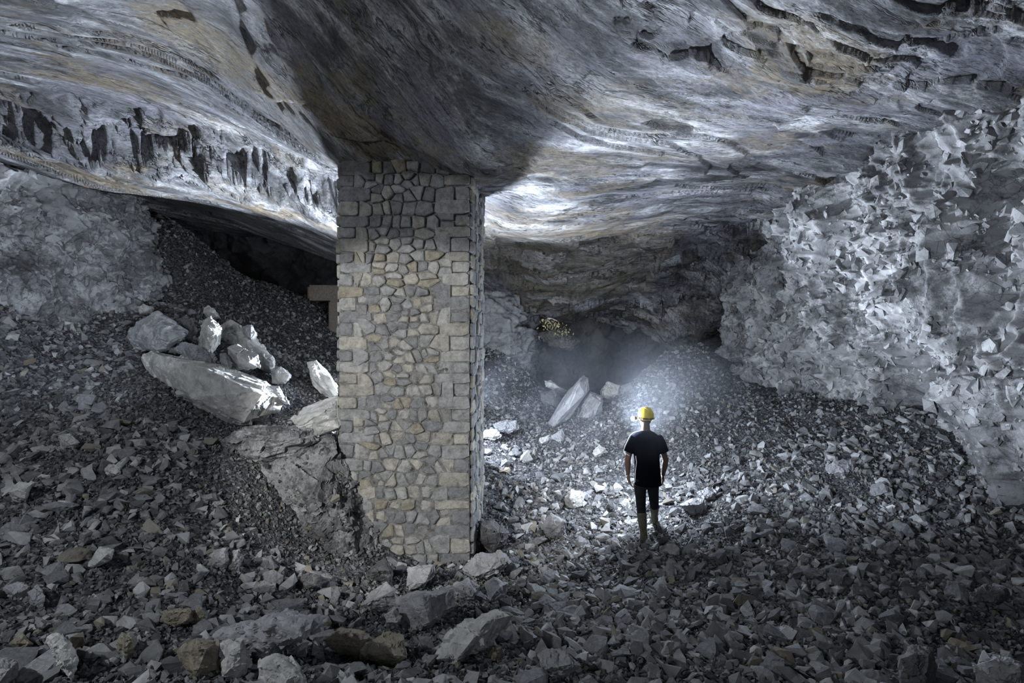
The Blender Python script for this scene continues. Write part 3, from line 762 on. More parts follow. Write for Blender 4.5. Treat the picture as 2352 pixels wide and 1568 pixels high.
# foreground
FGB = [
 ([(408, 1498), (425, 1475), (453, 1464), (500, 1472), (508, 1550), (449, 1556), (420, 1530)], 'blotchy ochre boulder, left half of the split pair at the bottom', 'brown', 3.75),
 ([(504, 1476), (530, 1466), (556, 1470), (578, 1525), (556, 1560), (510, 1558)], 'blotchy pale boulder, right half of the split pair at the bottom', 'pale', 3.7),
 ([(487, 1465), (512, 1440), (615, 1427), (653, 1408), (744, 1414), (742, 1440), (655, 1486), (580, 1540)], 'long grey slab rising behind the split pair of boulders', 'grey', 4.2),
 ([(590, 1600), (593, 1521), (640, 1503), (668, 1508), (702, 1556), (705, 1600)], 'clean pale pointed stone cut by the bottom edge of the frame', 'pale', 3.5),
 ([(742, 1470), (780, 1440), (836, 1447), (855, 1466), (825, 1506), (780, 1502)], 'ochre-stained flat boulder with a pale top in the foreground', 'brown', 4.3),
 ([(823, 1504), (848, 1474), (887, 1452), (925, 1460), (931, 1508), (889, 1540), (831, 1536)], 'round dark ochre boulder right of the ochre-stained flat one', 'brown', 4.15),
 ([(914, 1378), (965, 1360), (1040, 1353), (1046, 1390), (989, 1442), (929, 1450)], 'large grooved grey slab in front of the pillar foot', 'grey', 5.0),
 ([(831, 1390), (853, 1362), (887, 1336), (906, 1353), (918, 1398), (870, 1405)], 'pointed grey boulder left of the large grooved slab', 'grey', 5.3),
 ([(844, 1310), (882, 1282), (901, 1308), (901, 1342), (857, 1332)], 'dark boulder touching the left corner of the pillar base', 'dark', 6.1),
 ([(936, 1306), (997, 1294), (999, 1320), (980, 1340), (938, 1357)], 'flat-topped grey boulder centred before the pillar base', 'grey', 6.1),
 ([(1061, 1306), (1091, 1270), (1150, 1264), (1178, 1291), (1129, 1327), (1086, 1332)], 'broad speckled boulder at the right corner of the pillar base', 'grey', 6.3),
 ([(1095, 1242), (1100, 1198), (1133, 1192), (1169, 1223), (1158, 1258), (1129, 1268)], 'rounded dark lump beside the right face of the pillar', 'dark', 7.2),
 ([(1035, 1345), (1075, 1325), (1100, 1345), (1088, 1375), (1048, 1372)], 'cracked grey boulder right of the large grooved slab', 'grey', 5.6),
 ([(1112, 1340), (1135, 1325), (1165, 1340), (1160, 1375), (1125, 1382)], 'streaked grey stone below the broad speckled boulder', 'grey', 5.5),
 ([(880, 1412), (905, 1395), (925, 1415), (915, 1432), (888, 1430)], 'small pale pointed stone left below the grooved slab', 'pale', 4.9),
 ([(485, 1300), (492, 1262), (520, 1256), (528, 1290), (512, 1310)], 'squarish grey block left of the bedrock hump', 'grey', 5.3),
 ([(522, 1310), (530, 1268), (548, 1262), (556, 1285), (550, 1318)], 'cracked upright block next to the squarish grey block', 'grey', 5.25),
 ([(112, 1462), (135, 1456), (165, 1490), (180, 1520), (168, 1568), (140, 1530)], 'striped white slate stub near the bottom left corner', 'pale', 3.9),
 ([(-20, 1512), (0, 1508), (42, 1520), (38, 1552), (-15, 1590)], 'grey boulder cut by the bottom left corner of the frame', 'grey', 3.6),
 ([(20, 1478), (48, 1452), (78, 1480), (48, 1496)], 'small ochre block near the bottom left corner', 'brown', 4.0),
 ([(265, 1470), (280, 1452), (308, 1458), (306, 1500), (285, 1514)], 'pale ochre block between the slate stub and the split boulders', 'brown', 4.0),
 ([(2066, 1510), (2098, 1482), (2142, 1490), (2148, 1600), (2070, 1600)], 'dark boulder with a white streaked top at the bottom right', 'dark', 3.8),
 ([(2236, 1530), (2285, 1502), (2352, 1525), (2380, 1600), (2250, 1600)], 'cracked grey boulder in the bottom right corner', 'grey', 3.7),
 ([(2228, 1362), (2262, 1345), (2312, 1350), (2325, 1374), (2292, 1386), (2240, 1380)], 'rusty dark lens-shaped boulder near the right edge', 'dark', 4.9),
 ([(985, 1512), (1035, 1452), (1140, 1404), (1176, 1412), (1130, 1465), (1040, 1530)], 'tilted slate ledge with a bright edge at the bottom centre', 'pale', 4.4),
 ([(1235, 1505), (1258, 1486), (1302, 1490), (1332, 1528), (1300, 1560), (1245, 1545)], 'blocky dark grey boulder right of the tilted slate ledge', 'grey', 4.1),
 ([(1118, 1500), (1140, 1480), (1158, 1485), (1148, 1515), (1125, 1520)], 'small ochre pebble-like stone below the tilted slate ledge', 'brown', 4.2),
 ([(1895, 1070), (1925, 1055), (1962, 1060), (1966, 1080), (1935, 1094), (1905, 1088)], 'rounded lit boulder high on the right rubble slope', 'grey', None),
 ([(1562, 1160), (1590, 1143), (1620, 1150), (1625, 1175), (1590, 1185)], 'broad stone right of the standing person', 'grey', None),
 ([(1600, 1130), (1625, 1118), (1650, 1128), (1645, 1150), (1612, 1148)], 'smaller stone uphill of the broad stone right of the person', 'grey', None),
 ([(1296, 1140), (1312, 1122), (1340, 1128), (1342, 1160), (1318, 1170), (1300, 1165)], 'pale block left of the standing person', 'pale', None),
 ([(1360, 1040), (1375, 1020), (1392, 1030), (1382, 1048), (1366, 1050)], 'small pale block uphill left of the standing person', 'pale', None),
 ([(1245, 1210), (1265, 1180), (1300, 1195), (1300, 1235), (1262, 1240)], 'rough grey boulder between the pillar and the person', 'grey', None),
 ([(135, 1000), (160, 995), (182, 1015), (172, 1035), (142, 1030)], 'pale stone standing out on the left rubble slope', 'pale', None),
 ([(20, 1130), (45, 1105), (78, 1108), (60, 1150), (35, 1155)], 'pale shard on the left slope near the frame edge', 'pale', None),
 ([(238, 1080), (255, 1065), (280, 1070), (275, 1090), (245, 1092)], 'smooth light stone midway down the left rubble slope', 'pale', None),
 ([(195, 1302), (230, 1258), (262, 1262), (255, 1285), (210, 1308)], 'light tapered stone in the lower left rubble', 'pale', None),
 ([(370, 1425), (378, 1405), (440, 1396), (442, 1422), (410, 1440)], 'pale ochre lump above the split pair of boulders', 'brown', None),
 ([(430, 1410), (455, 1392), (478, 1410), (470, 1435), (440, 1436)], 'angular ochre block directly above the split pair', 'brown', None),
 ([(680, 1330), (708, 1312), (740, 1322), (738, 1352), (700, 1360)], 'dark round boulder under the bedrock hump', 'dark', None),
 ([(1520, 1500), (1532, 1470), (1548, 1472), (1540, 1520)], 'thin pale shard in the lower right rubble', 'pale', None),
 ([(10, 1350), (40, 1335), (70, 1345), (60, 1378), (20, 1375)], 'broad grey stone at the lower left edge', 'grey', None),
 ([(65, 1360), (85, 1342), (104, 1368), (95, 1400), (72, 1392)], 'angular grey stone beside the broad stone at the lower left edge', 'grey', None),
]
for ol, lab, mt, Yb in FGB:
    hy = hit(sum(p[0] for p in ol)/len(ol), max(p[1] for p in ol)-2, 2.0)-0.06
    Yb = 3.72 if lab.startswith('long grey slab') else min(Yb, hy) if Yb else hy
    boulder('boulder', ol, lab, mt, Y=Yb, thick=0.75)

# ------------------------------------------------------------------ loose rubble
prng = random.Random(77)
def proto(n, ax):
    pts = []
    for _ in range(n):
        v = Vector((prng.gauss(0, 1), prng.gauss(0, 1), prng.gauss(0, 1))).normalized()*prng.uniform(.8, 1.05)
        pts.append(Vector((max(-.72, min(.72, v.x))*ax[0], max(-.72, min(.72, v.y))*ax[1], max(-.6, min(.6, v.z))*ax[2])))
    bm = hull(pts); bmesh.ops.triangulate(bm, faces=bm.faces); bmesh.ops.recalc_face_normals(bm, faces=bm.faces)
    return bm
protos = []
for k in range(36):
    bm = proto(prng.choice((8, 9, 10, 12)), (1.0, prng.uniform(.55, .9), prng.uniform(.38, .8)))
    bm.verts.ensure_lookup_table()
    V = np.array([v.co[:] for v in bm.verts]); Fc = np.array([[v.index for v in f.verts] for f in bm.faces])
    bm.verts.index_update(); Fc = np.array([[v.index for v in f.verts] for f in bm.faces]); bm.free()
    protos.append((V, Fc))

nr = np.random.default_rng(42)
def rand_pts(n, ymin, ymax, power=1.0, clear=False):
    """random spots on the ground inside the part of the cave the photo could see"""
    y = (ymin**(power+1)+(ymax**(power+1)-ymin**(power+1))*nr.random(n))**(1/(power+1))
    x = (nr.random(n)*2-1)*y*0.98
    z = floor_z(x, y)
    v = 784+(CZ-z)/y*F
    left = np.interp(y, [2.5, 6, 8, 9.6, 10.6, 10.9], [-6.6, -7.2, -7.3, -6.9, -6.6, -12])
    right = np.interp(y, [2.5, 5, 6.5, 7.6, 9, 10.5, 12, 13.2, 15], [6.4, 6.2, 6.1, 6.2, 6.5, 5.5, 4.95, 4.6, 5.0])
    inp = (x > PX0-0.05) & (x < PX1+0.1) & (y > PY0-.05) & (y < PY0+PDEP)
    if clear:
        for ex, ey, er, eT in EXC: inp |= (np.abs(x-ex) < er*1.05) & (y > ey-0.32-er*.3) & (y < ey+eT+.1)
    ok = (v < 1720) & (x > left) & (x < right) & ~inp & (y < 17)
    return x[ok], y[ok], z[ok]
def rots(n, tilt):
    a = nr.random(n)*2*np.pi; b = nr.normal(0, tilt, n); c = nr.normal(0, tilt, n)
    ca, sa, cb, sb, cc, sc = np.cos(a), np.sin(a), np.cos(b), np.sin(b), np.cos(c), np.sin(c)
    O, I = np.zeros(n), np.ones(n)
    Rz = np.stack([ca, -sa, O, sa, ca, O, O, O, I], -1).reshape(n, 3, 3)
    Rx = np.stack([I, O, O, O, cb, -sb, O, sb, cb], -1).reshape(n, 3, 3)
    Ry = np.stack([cc, O, sc, O, I, O, -sc, O, cc], -1).reshape(n, 3, 3)
    return Ry@Rx@Rz
def scatter(name, sets, mat, label, cat):
    Vs, Fs, off = [], [], 0
    for (n, ymin, ymax, power, smin, smax, lift, tilt) in sets:
        x, y, z = rand_pts(n, ymin, ymax, power, smin > .045); m = len(x)
        u = nr.random(m); s = smin*(smax/smin)**(u**1.6)
        R = rots(m, tilt); pk = nr.integers(0, len(protos), m)
        pos = np.stack([x, y, z+s*nr.uniform(-.1, lift, m)], 1)
        for k, (V, Fc) in enumerate(protos):
            idx = np.nonzero(pk == k)[0]
            if not len(idx): continue
            W = np.einsum('nij,vj->nvi', R[idx], V)*s[idx, None, None]+pos[idx, None, :]
            Fk = (Fc[None]+(np.arange(len(idx))*len(V))[:, None, None]).reshape(-1, 3)+off
            Vs.append(W.reshape(-1, 3)); Fs.append(Fk); off += len(idx)*len(V)
    o = mesh_np(name, np.concatenate(Vs), np.concatenate(Fs), mat, False)
    return tag(o, label, cat, kind='stuff')
scatter('gravel', [(95000, 3.0, 16.5, 1.0, .022, .055, .5, .8), (30000, 2.8, 8.0, .8, .02, .05, .5, .8)], M['gravel'],
        'fine grey slate gravel filling the whole cave floor between larger stones', 'gravel')
scatter('rubble', [(17000, 3.0, 15.5, 0.9, .05, .095, .5, .8), (2600, 3.0, 9.0, .6, .09, .15, .45, .6)], M['rubble'],
        'angular fist-sized grey slate rubble covering the cave floor and its slopes', 'rubble')

def shards(wall, n, name, rect, smin, smax, seed):
    """broken splinters still sitting on a rock face"""
    G, NN = SURF[wall]; nu, nv, _ = G.shape; r_ = np.random.default_rng(seed)
    Vs, Fs, off = [], [], 0
    iu = (r_.random(n)*(rect[1]-rect[0])+rect[0])*(nu-2); iv = (r_.random(n)*(rect[3]-rect[2])+rect[2])*(nv-2)
    iu, iv = iu.astype(int)+1, iv.astype(int)+1
    P = G[iu, iv]; N = NN[iu, iv]
    dens = fbm(P[:, 0]*.9, P[:, 1]*.9, P[:, 2]*.9, 3, seed) > -0.28
    P, N = P[dens], N[dens]; m = len(P)
    s = smin*(smax/smin)**(r_.random(m)**1.7)
    yaw = np.arctan2(N[:, 1], N[:, 0]); pk = r_.integers(0, len(protos), m)
    R0 = rots(m, .38)
    c, sn, O, I = np.cos(yaw), np.sin(yaw), np.zeros(m), np.ones(m)
    # proto's thin axis (z) turned to face out of the wall
    B = np.stack([np.stack([O, -sn, c], -1), np.stack([O, c, sn], -1), np.stack([I, O, O], -1)], 1)
    R = B@R0
    pos = P+np.stack([N[:, 0], N[:, 1], O], -1)*(s*r_.uniform(-.45, .05, m))[:, None]
    for k, (V, Fc) in enumerate(protos):
        idx = np.nonzero(pk == k)[0]
        if not len(idx): continue
        W = np.einsum('nij,vj->nvi', R[idx], V)*s[idx, None, None]+pos[idx, None, :]
        Vs.append(W.reshape(-1, 3)); Fs.append((Fc[None]+(np.arange(len(idx))*len(V))[:, None, None]).reshape(-1, 3)+off); off += len(idx)*len(V)
    o = mesh_np(name, np.concatenate(Vs), np.concatenate(Fs), M['shard'], False)
    o.parent = bpy.data.objects[wall]; o['kind'] = 'stuff'
    return o
shards('wall_right', 15000, 'splinters', (.0, .8, .05, .95), .03, .19, 3)
shards('wall_left', 13000, 'splinters', (.05, .8, .1, .95), .03, .16, 4)

def crust(o, n, smin, smax, seed, mat):
    """small broken chips sitting on the surface of a rock"""
    r_ = np.random.default_rng(seed); me = o.data
    me.calc_loop_triangles()
    cen = np.array([p.center[:] for p in me.polygons]); nor = np.array([p.normal[:] for p in me.polygons]); ar = np.array([p.area for p in me.polygons])
    k = r_.choice(len(cen), n, p=ar/ar.sum()); P, N = cen[k], nor[k]
    keep = fbm(P[:, 0]*1.6, P[:, 1]*1.6, P[:, 2]*1.6, 3, seed) > -.15
    P, N = P[keep], N[keep]; m = len(P); s_ = smin*(smax/smin)**(r_.random(m)**1.6); R = rots(m, .6); pk = r_.integers(0, len(protos), m)
    pos = P+N*(s_*r_.uniform(-.3, .15, m))[:, None]; Vs, Fs, off = [], [], 0
    for k, (V, Fc) in enumerate(protos):
        idx = np.nonzero(pk == k)[0]
        if not len(idx): continue
        W = np.einsum('nij,vj->nvi', R[idx], V)*s_[idx, None, None]+pos[idx, None, :]
        Vs.append(W.reshape(-1, 3)); Fs.append((Fc[None]+(np.arange(len(idx))*len(V))[:, None, None]).reshape(-1, 3)+off); off += len(idx)*len(V)
    c = mesh_np('chips', np.concatenate(Vs), np.concatenate(Fs), M[mat], False, o); c['kind'] = 'stuff'
crust(outc, 2600, .02, .09, 5, 'gravel')

# the largest loose stones, one object each
stone_meshes = []
for k in range(14):
    bm = proto(prng.choice((9, 11, 13)), (1.0, prng.uniform(.6, .85), prng.uniform(.35, .65)))
    rough_rock(bm, 0.05, 1.6, 900+k, 0.16)
    me = bpy.data.meshes.new('rubble_stone'); bm.to_mesh(me); bm.free(); me.materials.append(M['stone']); stone_meshes.append(me)
ZL = {
 'slope_high': ('angular grey stone on the upper left rubble slope, beyond the first rows', 'loose stones on the upper left slope'),
 'slope_low': ('angular grey stone halfway down the left rubble slope, left of the pillar foot', 'loose stones on the lower left slope'),
 'bottom_left': ('angular grey stone among the nearest rubble in the bottom left corner area', 'nearest loose stones, bottom left'),
 'bottom_mid': ('angular grey stone among the nearest rubble at the bottom centre', 'nearest loose stones, bottom centre'),
 'bottom_right': ('angular grey stone among the nearest rubble in the bottom right corner area', 'nearest loose stones, bottom right'),
 'pillar': ('angular grey stone lying loose in front of the pillar base', 'loose stones before the pillar'),
 'behind': ('angular grey stone lying loose beyond the pillar, left of the standing person', 'loose stones between pillar and person'),
 'front_person': ('angular grey stone lying loose between the camera side and the standing person', 'loose stones before the person'),
 'right': ('angular grey stone on the rubble slope right of the standing person', 'loose stones on the right slope'),
 'right_wall': ('angular grey stone near the foot of the broken right rock face', 'loose stones under the right face')}
def zone_of(x, y):
    if y < 4.7: return 'bottom_left' if x < -1.3 else 'bottom_mid' if x < 1.2 else 'bottom_right'
    if x < -2.2: return 'slope_high' if y > 6.2 else 'slope_low'
    if x < 0.4: return 'pillar' if y < 7.1 else 'behind'
    if x > 3.9: return 'right_wall'
    if x < 2.6: return 'front_person' if y < 7.4 else 'behind' if x < 1.4 else 'right'
    return 'right'
sx, sy, sz = rand_pts(1100, 3.4, 10.5, 0.3, True)
cnt = 0
for x, y, z in zip(sx, sy, sz):
    if cnt >= 285: break
    if abs(x-1.77) < .5 and abs(y-7.7) < .6: continue
    if x < -2 and y > 6.2 and x > -5.6: continue
    if x > np.interp(y, [5, 6.5, 7.6, 9, 10.5, 12], [6.2, 6.1, 6.2, 6.5, 5.8, 5.25])-.7: continue
    s = prng.uniform(.11, .21)*(1 if y < 7.5 else .8)
    me = stone_meshes[prng.randrange(14)]
    o = bpy.data.objects.new('rubble_stone', me); C.objects.link(o)
    o.location = (x, y, z+s*.2); o.scale = (s, s, s)
    o.rotation_euler = (prng.gauss(0, .45), prng.gauss(0, .45), prng.uniform(0, 6.28))
    zone = zone_of(x, y)
    tag(o, ZL[zone][0], 'stone', ZL[zone][1]); cnt += 1

# ------------------------------------------------------------------ concrete beam in the left recess
def box(bm, x0, x1, y0, y1, z0, z1, bev=0.02):
    r = bmesh.ops.create_cube(bm, size=1.0)
    for v in r['verts']: v.co = Vector(((x0+x1)/2+v.co.x*(x1-x0), (y0+y1)/2+v.co.y*(y1-y0), (z0+z1)/2+v.co.z*(z1-z0)))
    es = list({e for v in r['verts'] for e in v.link_edges})
    bmesh.ops.bevel(bm, geom=es, offset=bev, segments=2, affect='EDGES')
beam = bpy.data.objects.new('concrete_frame', None); C.objects.link(beam)
bl = Vector(at(760, 740, 14.6)); beam.location = bl
tag(beam, 'tan board-marked concrete beam on a stub post, in the dark recess left of the pillar', 'beam')
a = at(708, 690, 14.6); b = at(900, 655, 14.6)
bm = bmesh.new(); box(bm, a[0], b[0], 14.5, 15.0, a[2], b[2], 0.05)
for v in bm.verts: v.co -= bl
bm_obj('beam', bm, M['concrete'], beam)
a = at(755, 790, 14.6); b = at(840, 690, 14.6)
bm = bmesh.new(); box(bm, a[0], b[0], 14.55, 14.95, a[2]-.3, b[2]+.0, 0.04)
for v in bm.verts: v.co -= bl
bm_obj('post', bm, M['concrete'], beam)

# ------------------------------------------------------------------ the person
PY = 7.62
def pp(u, v, dy=0.0): 
    p = at(u, v, PY); return Vector((p[0], PY+dy, p[2]))
def loft(bm, secs, n=20):
    """secs: (centre, half width x, half depth y, optional axis)"""
    rings = []
    for i, s in enumerate(secs):
        c = s[0]; rx, ry = s[1], s[2]
        a = secs[max(0, i-1)][0]; b = secs[min(len(secs)-1, i+1)][0]
        t = (b-a).normalized()
        ex = Vector((1, 0, 0)); ex = (ex-t*ex.dot(t))
        ex = ex.normalized() if ex.length > .2 else Vector((0, 1, 0)).cross(t).normalized()
        ey = t.cross(ex)
        rings.append([bm.verts.new(c+ex*rx*math.cos(k/n*2*math.pi)+ey*ry*math.sin(k/n*2*math.pi)) for k in range(n)])
    for A, B in zip(rings, rings[1:]):
        for k in range(n): bm.faces.new((A[k], A[(k+1) % n], B[(k+1) % n], B[k]))
    bm.faces.new(rings[0][::-1]); bm.faces.new(rings[-1])
def ell(bm, c, r, rot=None, seg=20):
    q = bmesh.ops.create_uvsphere(bm, u_segments=seg, v_segments=seg//2+2, radius=1)
    for v in q['verts']:
        p = Vector((v.co.x*r[0], v.co.y*r[1], v.co.z*r[2]))
        if rot: p = rot @ p
        v.co = p+c
def fuse(o, voxel, smooth=4):
    m = o.modifiers.new('fuse', 'REMESH'); m.mode = 'VOXEL'; m.voxel_size = voxel; m.use_smooth_shade = True
    s = o.modifiers.new('soften', 'SMOOTH'); s.factor = .5; s.iterations = smooth
per = bpy.data.objects.new('person', None); C.objects.link(per); per.location = pp(1480, 1240, 0)
tag(per, 'person seen from behind in yellow helmet, black t-shirt, dark trousers and rubber boots', 'person')
def pobj(name, bm, mat, vox, parent=None, sm=4):
    par = parent or per
    base = per.location
    for v in bm.verts: v.co -= base
    bmesh.ops.recalc_face_normals(bm, faces=bm.faces)
    me = bpy.data.meshes.new(name); bm.to_mesh(me); bm.free(); me.materials.append(M[mat])
    for p in me.polygons: p.use_smooth = True
    o = bpy.data.objects.new(name, me); C.objects.link(o); o.parent = par
    if vox: fuse(o, vox, sm)
    return o
headT = Matrix.Rotation(math.radians(28), 3, 'Z')       # head turned to the left
# body: torso, neck, head, arms, hands, legs
bm = bmesh.new()
loft(bm, [(pp(1485, 1112), .135, .10), (pp(1485, 1095), .155, .11), (pp(1484, 1065), .135, .10), (pp(1483, 1030), .155, .11), (pp(1483, 1008), .165, .105), (pp(1483, 996), .12, .085), (pp(1483, 988), .062, .06), (pp(1483, 974), .052, .055), (pp(1483, 962), .055, .06)])
ell(bm, pp(1483, 959, .02), (.076, .092, .115), headT)
ell(bm, pp(1483, 959, .02)+headT@Vector((0, .092, -.01)), (.014, .022, .022), headT)          # nose
for sgn in (-1, 1): ell(bm, pp(1483, 962, .02)+headT@Vector((sgn*.078, 0, 0)), (.012, .02, .032), headT)
ell(bm, pp(1483, 972, .05)+headT@Vector((0, .02, 0)), (.05, .05, .04), headT)                # jaw
def arm(sh, el, wr, dy_el, dy_wr):
    s, e, w_ = pp(*sh), pp(*el, dy_el), pp(*wr, dy_wr)
    loft(bm, [(s, .055, .055), (s.lerp(e, .3), .050, .052), (s.lerp(e, .75), .041, .042), (e, .039, .040), (e.lerp(w_, .3), .041, .040), (e.lerp(w_, .75), .030, .028), (w_, .026, .021)], 14)
    return w_
def hand(w_, sgn, tilt):
    d = Vector((tilt, .05, -1)).normalized()
    palm = w_+d*.045
    ell(bm, palm, (.020, .040, .052), None, 14)
    across = Vector((0.12*sgn, 1, 0)).normalized()
    for k, (off, L) in enumerate(((-.031, .062), (-.010, .078), (.011, .084), (.031, .074))):
        a0 = w_+d*.078+across*off
        a1 = a0+d*L*.5+Vector((-sgn*.003, 0, 0)); a2 = a1+(d+Vector((-sgn*.35, .1, 0))).normalized()*L*.32; a3 = a2+(d+Vector((-sgn*.8, .15, 0))).normalized()*L*.25
        loft(bm, [(a0-d*.02, .0095, .0095), (a0, .0095, .0095), (a1, .0088, .0088), (a2, .008, .008), (a3, .006, .006)], 8)
    t0 = w_+d*.03+across*.03
    t1 = t0+(d*.6+across*.7).normalized()*.04; t2 = t1+(d+across*.25).normalized()*.035
    loft(bm, [(t0, .013, .013), (t1, .0105, .0105), (t2, .008, .008)], 8)
wl = arm((1452, 1008), (1442, 1056), (1444, 1092), .0, .05); hand(wl, -1, .22)
wr = arm((1514, 1008), (1529, 1056), (1526, 1093), -.0, .06); hand(wr, 1, -.12)
def leg(hp, kn, an, dyk, dya):
    h_, k_, a_ = pp(*hp), pp(*kn, dyk), pp(*an, dya)
    loft(bm, [(h_, .078, .085), (h_.lerp(k_, .4), .070, .078), (h_.lerp(k_, .85), .052, .056), (k_, .046, .050), (k_.lerp(a_, .3), .045, .050), (k_.lerp(a_, .8), .030, .032), (a_, .028, .030)], 14)
LL = ((1470, 1112), (1474, 1172), (1478, 1228), .03, -.02); RL = ((1499, 1112), (1507, 1163), (1516, 1200), .10, .30)
leg(*LL); leg(*RL)
for (u, v, dy, ya) in ((1478, 1236, .04, -.1), (1517, 1207, .38, .1)):
    ell(bm, pp(u, v, dy), (.030, .09, .022), Matrix.Rotation(ya, 3, 'Z'))
pobj('body', bm, 'skin', .0048, sm=3)
# hair under the helmet rim
bm = bmesh.new(); ell(bm, pp(1483, 958, .012), (.079, .092, .108), headT)
for v in list(bm.verts):
    q = headT.inverted()@(v.co-pp(1483, 958, .012))
    if q.z < -.055 or q.y > .035: v.co = pp(1483, 958, .012)+headT@(q*.93)
pobj('hair', bm, 'hair', None)
# t-shirt with loose sleeves
bm = bmesh.new()
loft(bm, [(pp(1488, 1114), .182, .125), (pp(1488, 1106), .180, .128), (pp(1487, 1080), .172, .122), (pp(1486, 1055), .168, .12), (pp(1484, 1030), .180, .125), (pp(1483, 1010), .195, .12), (pp(1483, 1000), .175, .105), (pp(1483, 993), .12, .088), (pp(1483, 989), .075, .07), (pp(1483, 987.5), .066, .062)], 28)
def sleeve(a, b, c):
    loft(bm, [(pp(*a), .075, .08), (pp(*b), .078, .085), (pp(*c), .074, .082)], 20)
sleeve((1459, 1004), (1450, 1018), (1441, 1037)); sleeve((1508, 1004), (1516, 1018), (1524, 1038))
shirt = pobj('t_shirt', bm, 'shirt', .008, sm=5)
# rim light built as white strips along the left shoulder and side
def tube(bm, pts, r, n=8):
    loft(bm, [(p, r, r) for p in pts], n)
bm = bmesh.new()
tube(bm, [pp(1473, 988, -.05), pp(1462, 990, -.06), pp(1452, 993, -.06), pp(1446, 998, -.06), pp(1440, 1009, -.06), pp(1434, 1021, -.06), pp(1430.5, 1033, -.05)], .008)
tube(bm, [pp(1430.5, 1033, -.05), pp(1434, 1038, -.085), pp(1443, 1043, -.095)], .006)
pobj('painted_rim', bm, 'painted_rim', None, shirt)
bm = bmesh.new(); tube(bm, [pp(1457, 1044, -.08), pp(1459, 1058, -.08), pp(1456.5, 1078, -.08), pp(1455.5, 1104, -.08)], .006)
pobj('painted_rim', bm, 'painted_rim', None, shirt)
# trousers
bm = bmesh.new()
loft(bm, [(pp(1485, 1085), .150, .112), (pp(1485, 1100), .165, .12), (pp(1485, 1112), .160, .118), (pp(1485, 1120), .12, .10)], 24)
def tleg(L, stop):
    h_, k_, a_ = pp(*L[0]), pp(*L[1], L[3]), pp(*L[2], L[4])
    loft(bm, [(h_, .085, .095), (h_.lerp(k_, .4), .073, .083), (h_.lerp(k_, .9), .062, .068), (k_, .061, .066), (k_.lerp(a_, stop), .06, .066)], 18)
tleg(LL, .25); tleg(RL, .25)
pobj('trousers', bm, 'trousers', .008, sm=4)
# rubber boots
for L, (fu, fv, fdy, ya) in ((LL, (1479, 1237, .06, -.1)), (RL, (1518, 1208, .40, .1))):
    k_, a_ = pp(*L[1], L[3]), pp(*L[2], L[4])
    bm = bmesh.new()
    loft(bm, [(k_.lerp(a_, .10), .064, .070), (k_.lerp(a_, .14), .066, .072), (k_.lerp(a_, .45), .060, .066), (k_.lerp(a_, .85), .047, .052), (a_, .048, .056), (a_+(a_-k_).normalized()*.05, .048, .062)], 18)
    R_ = Matrix.Rotation(ya, 3, 'Z')
    ell(bm, pp(fu, fv, fdy), (.052, .145, .048), R_); ell(bm, pp(fu, fv+3, fdy-.06), (.048, .07, .05), R_)
    pobj('rubber_boot', bm, 'boot', .008, sm=3)
# helmet
hc = pp(1484, 955, .015)
bm = bmesh.new()
q = bmesh.ops.create_uvsphere(bm, u_segments=36, v_segments=24, radius=1)
cut = [v for v in bm.verts if v.co.z < -.55]; bmesh.ops.delete(bm, geom=cut, context='VERTS')
for v in bm.verts:
    z_ = v.co.z; k = 1.0 if z_ > -.4 else 1.03
    v.co = hc+headT@Vector((v.co.x*.094*k, v.co.y*.118*k, .012+z_*(.108 if z_ > 0 else .13)))
r = bmesh.ops.solidify(bm, geom=bm.faces, thickness=0.004)
hel = pobj('helmet', bm, 'helmet', None)
bm = bmesh.new()
for k in range(3):      # raised crown ribs
    x0 = (k-1)*.03
    loft(bm, [(hc+headT@Vector((x0, math.sin(a)*.114, .012+math.cos(a)*.106*math.sqrt(max(0, 1-(x0/.094)**2)))), .005, .005) for a in np.linspace(-1.35, 1.35, 14)], 8)
pobj('crown_rib', bm, 'helmet', None, hel)
bm = bmesh.new()
loft(bm, [(hc+headT@Vector((math.sin(a)*.099, math.cos(a)*.123, -.028)), .004, .012) for a in np.linspace(-3.14, 3.14, 30)], 8)
pobj('lamp_strap', bm, 'black', None, hel)
bm = bmesh.new()
for a in (-.55, .2): 
    pc = hc+headT@Vector((-.1, a*.1, -.03)); ell(bm, pc, (.012, .014, .014), headT, 12)
pobj('strap_clip', bm, 'orange', None, hel)
lampc = hc+Matrix.Rotation(math.radians(62), 3, 'Z')@Vector((0, .15, -.045))
bm = bmesh.new(); ell(bm, lampc-Vector((-.012, -.0, 0)), (.03, .03, .026), None, 16)
pobj('headlamp', bm, 'black', None, hel)
bm = bmesh.new(); ell(bm, lampc+Vector((-.026, .002, 0)), (.026, .030, .030), None, 16)
pobj('lamp_lens', bm, 'lens', None, hel)
lamp('headlamp_light', 'POINT', tuple(lampc+Vector((-.075, .06, -.03))), 190, COOL, shadow_soft_size=0.03)
lamp('headlamp_beam', 'SPOT', tuple(lampc+Vector((-.07, .13, -.02))), 280, COOL, (0.9, 13.0, CZ-0.2), spot_size=math.radians(60), spot_blend=.8, shadow_soft_size=.03)
# hand torch carried in front of the body, pointed at the roof
lamp('torch_light', 'SPOT', tuple(pp(1484, 1030, .55)), 2300, COOL, (3.0, 5.3, CZ+3.0), spot_size=math.radians(84), spot_blend=.9, shadow_soft_size=.04)
lamp('torch_spill', 'POINT', tuple(pp(1486, 1055, .5)), 130, COOL, shadow_soft_size=.04)

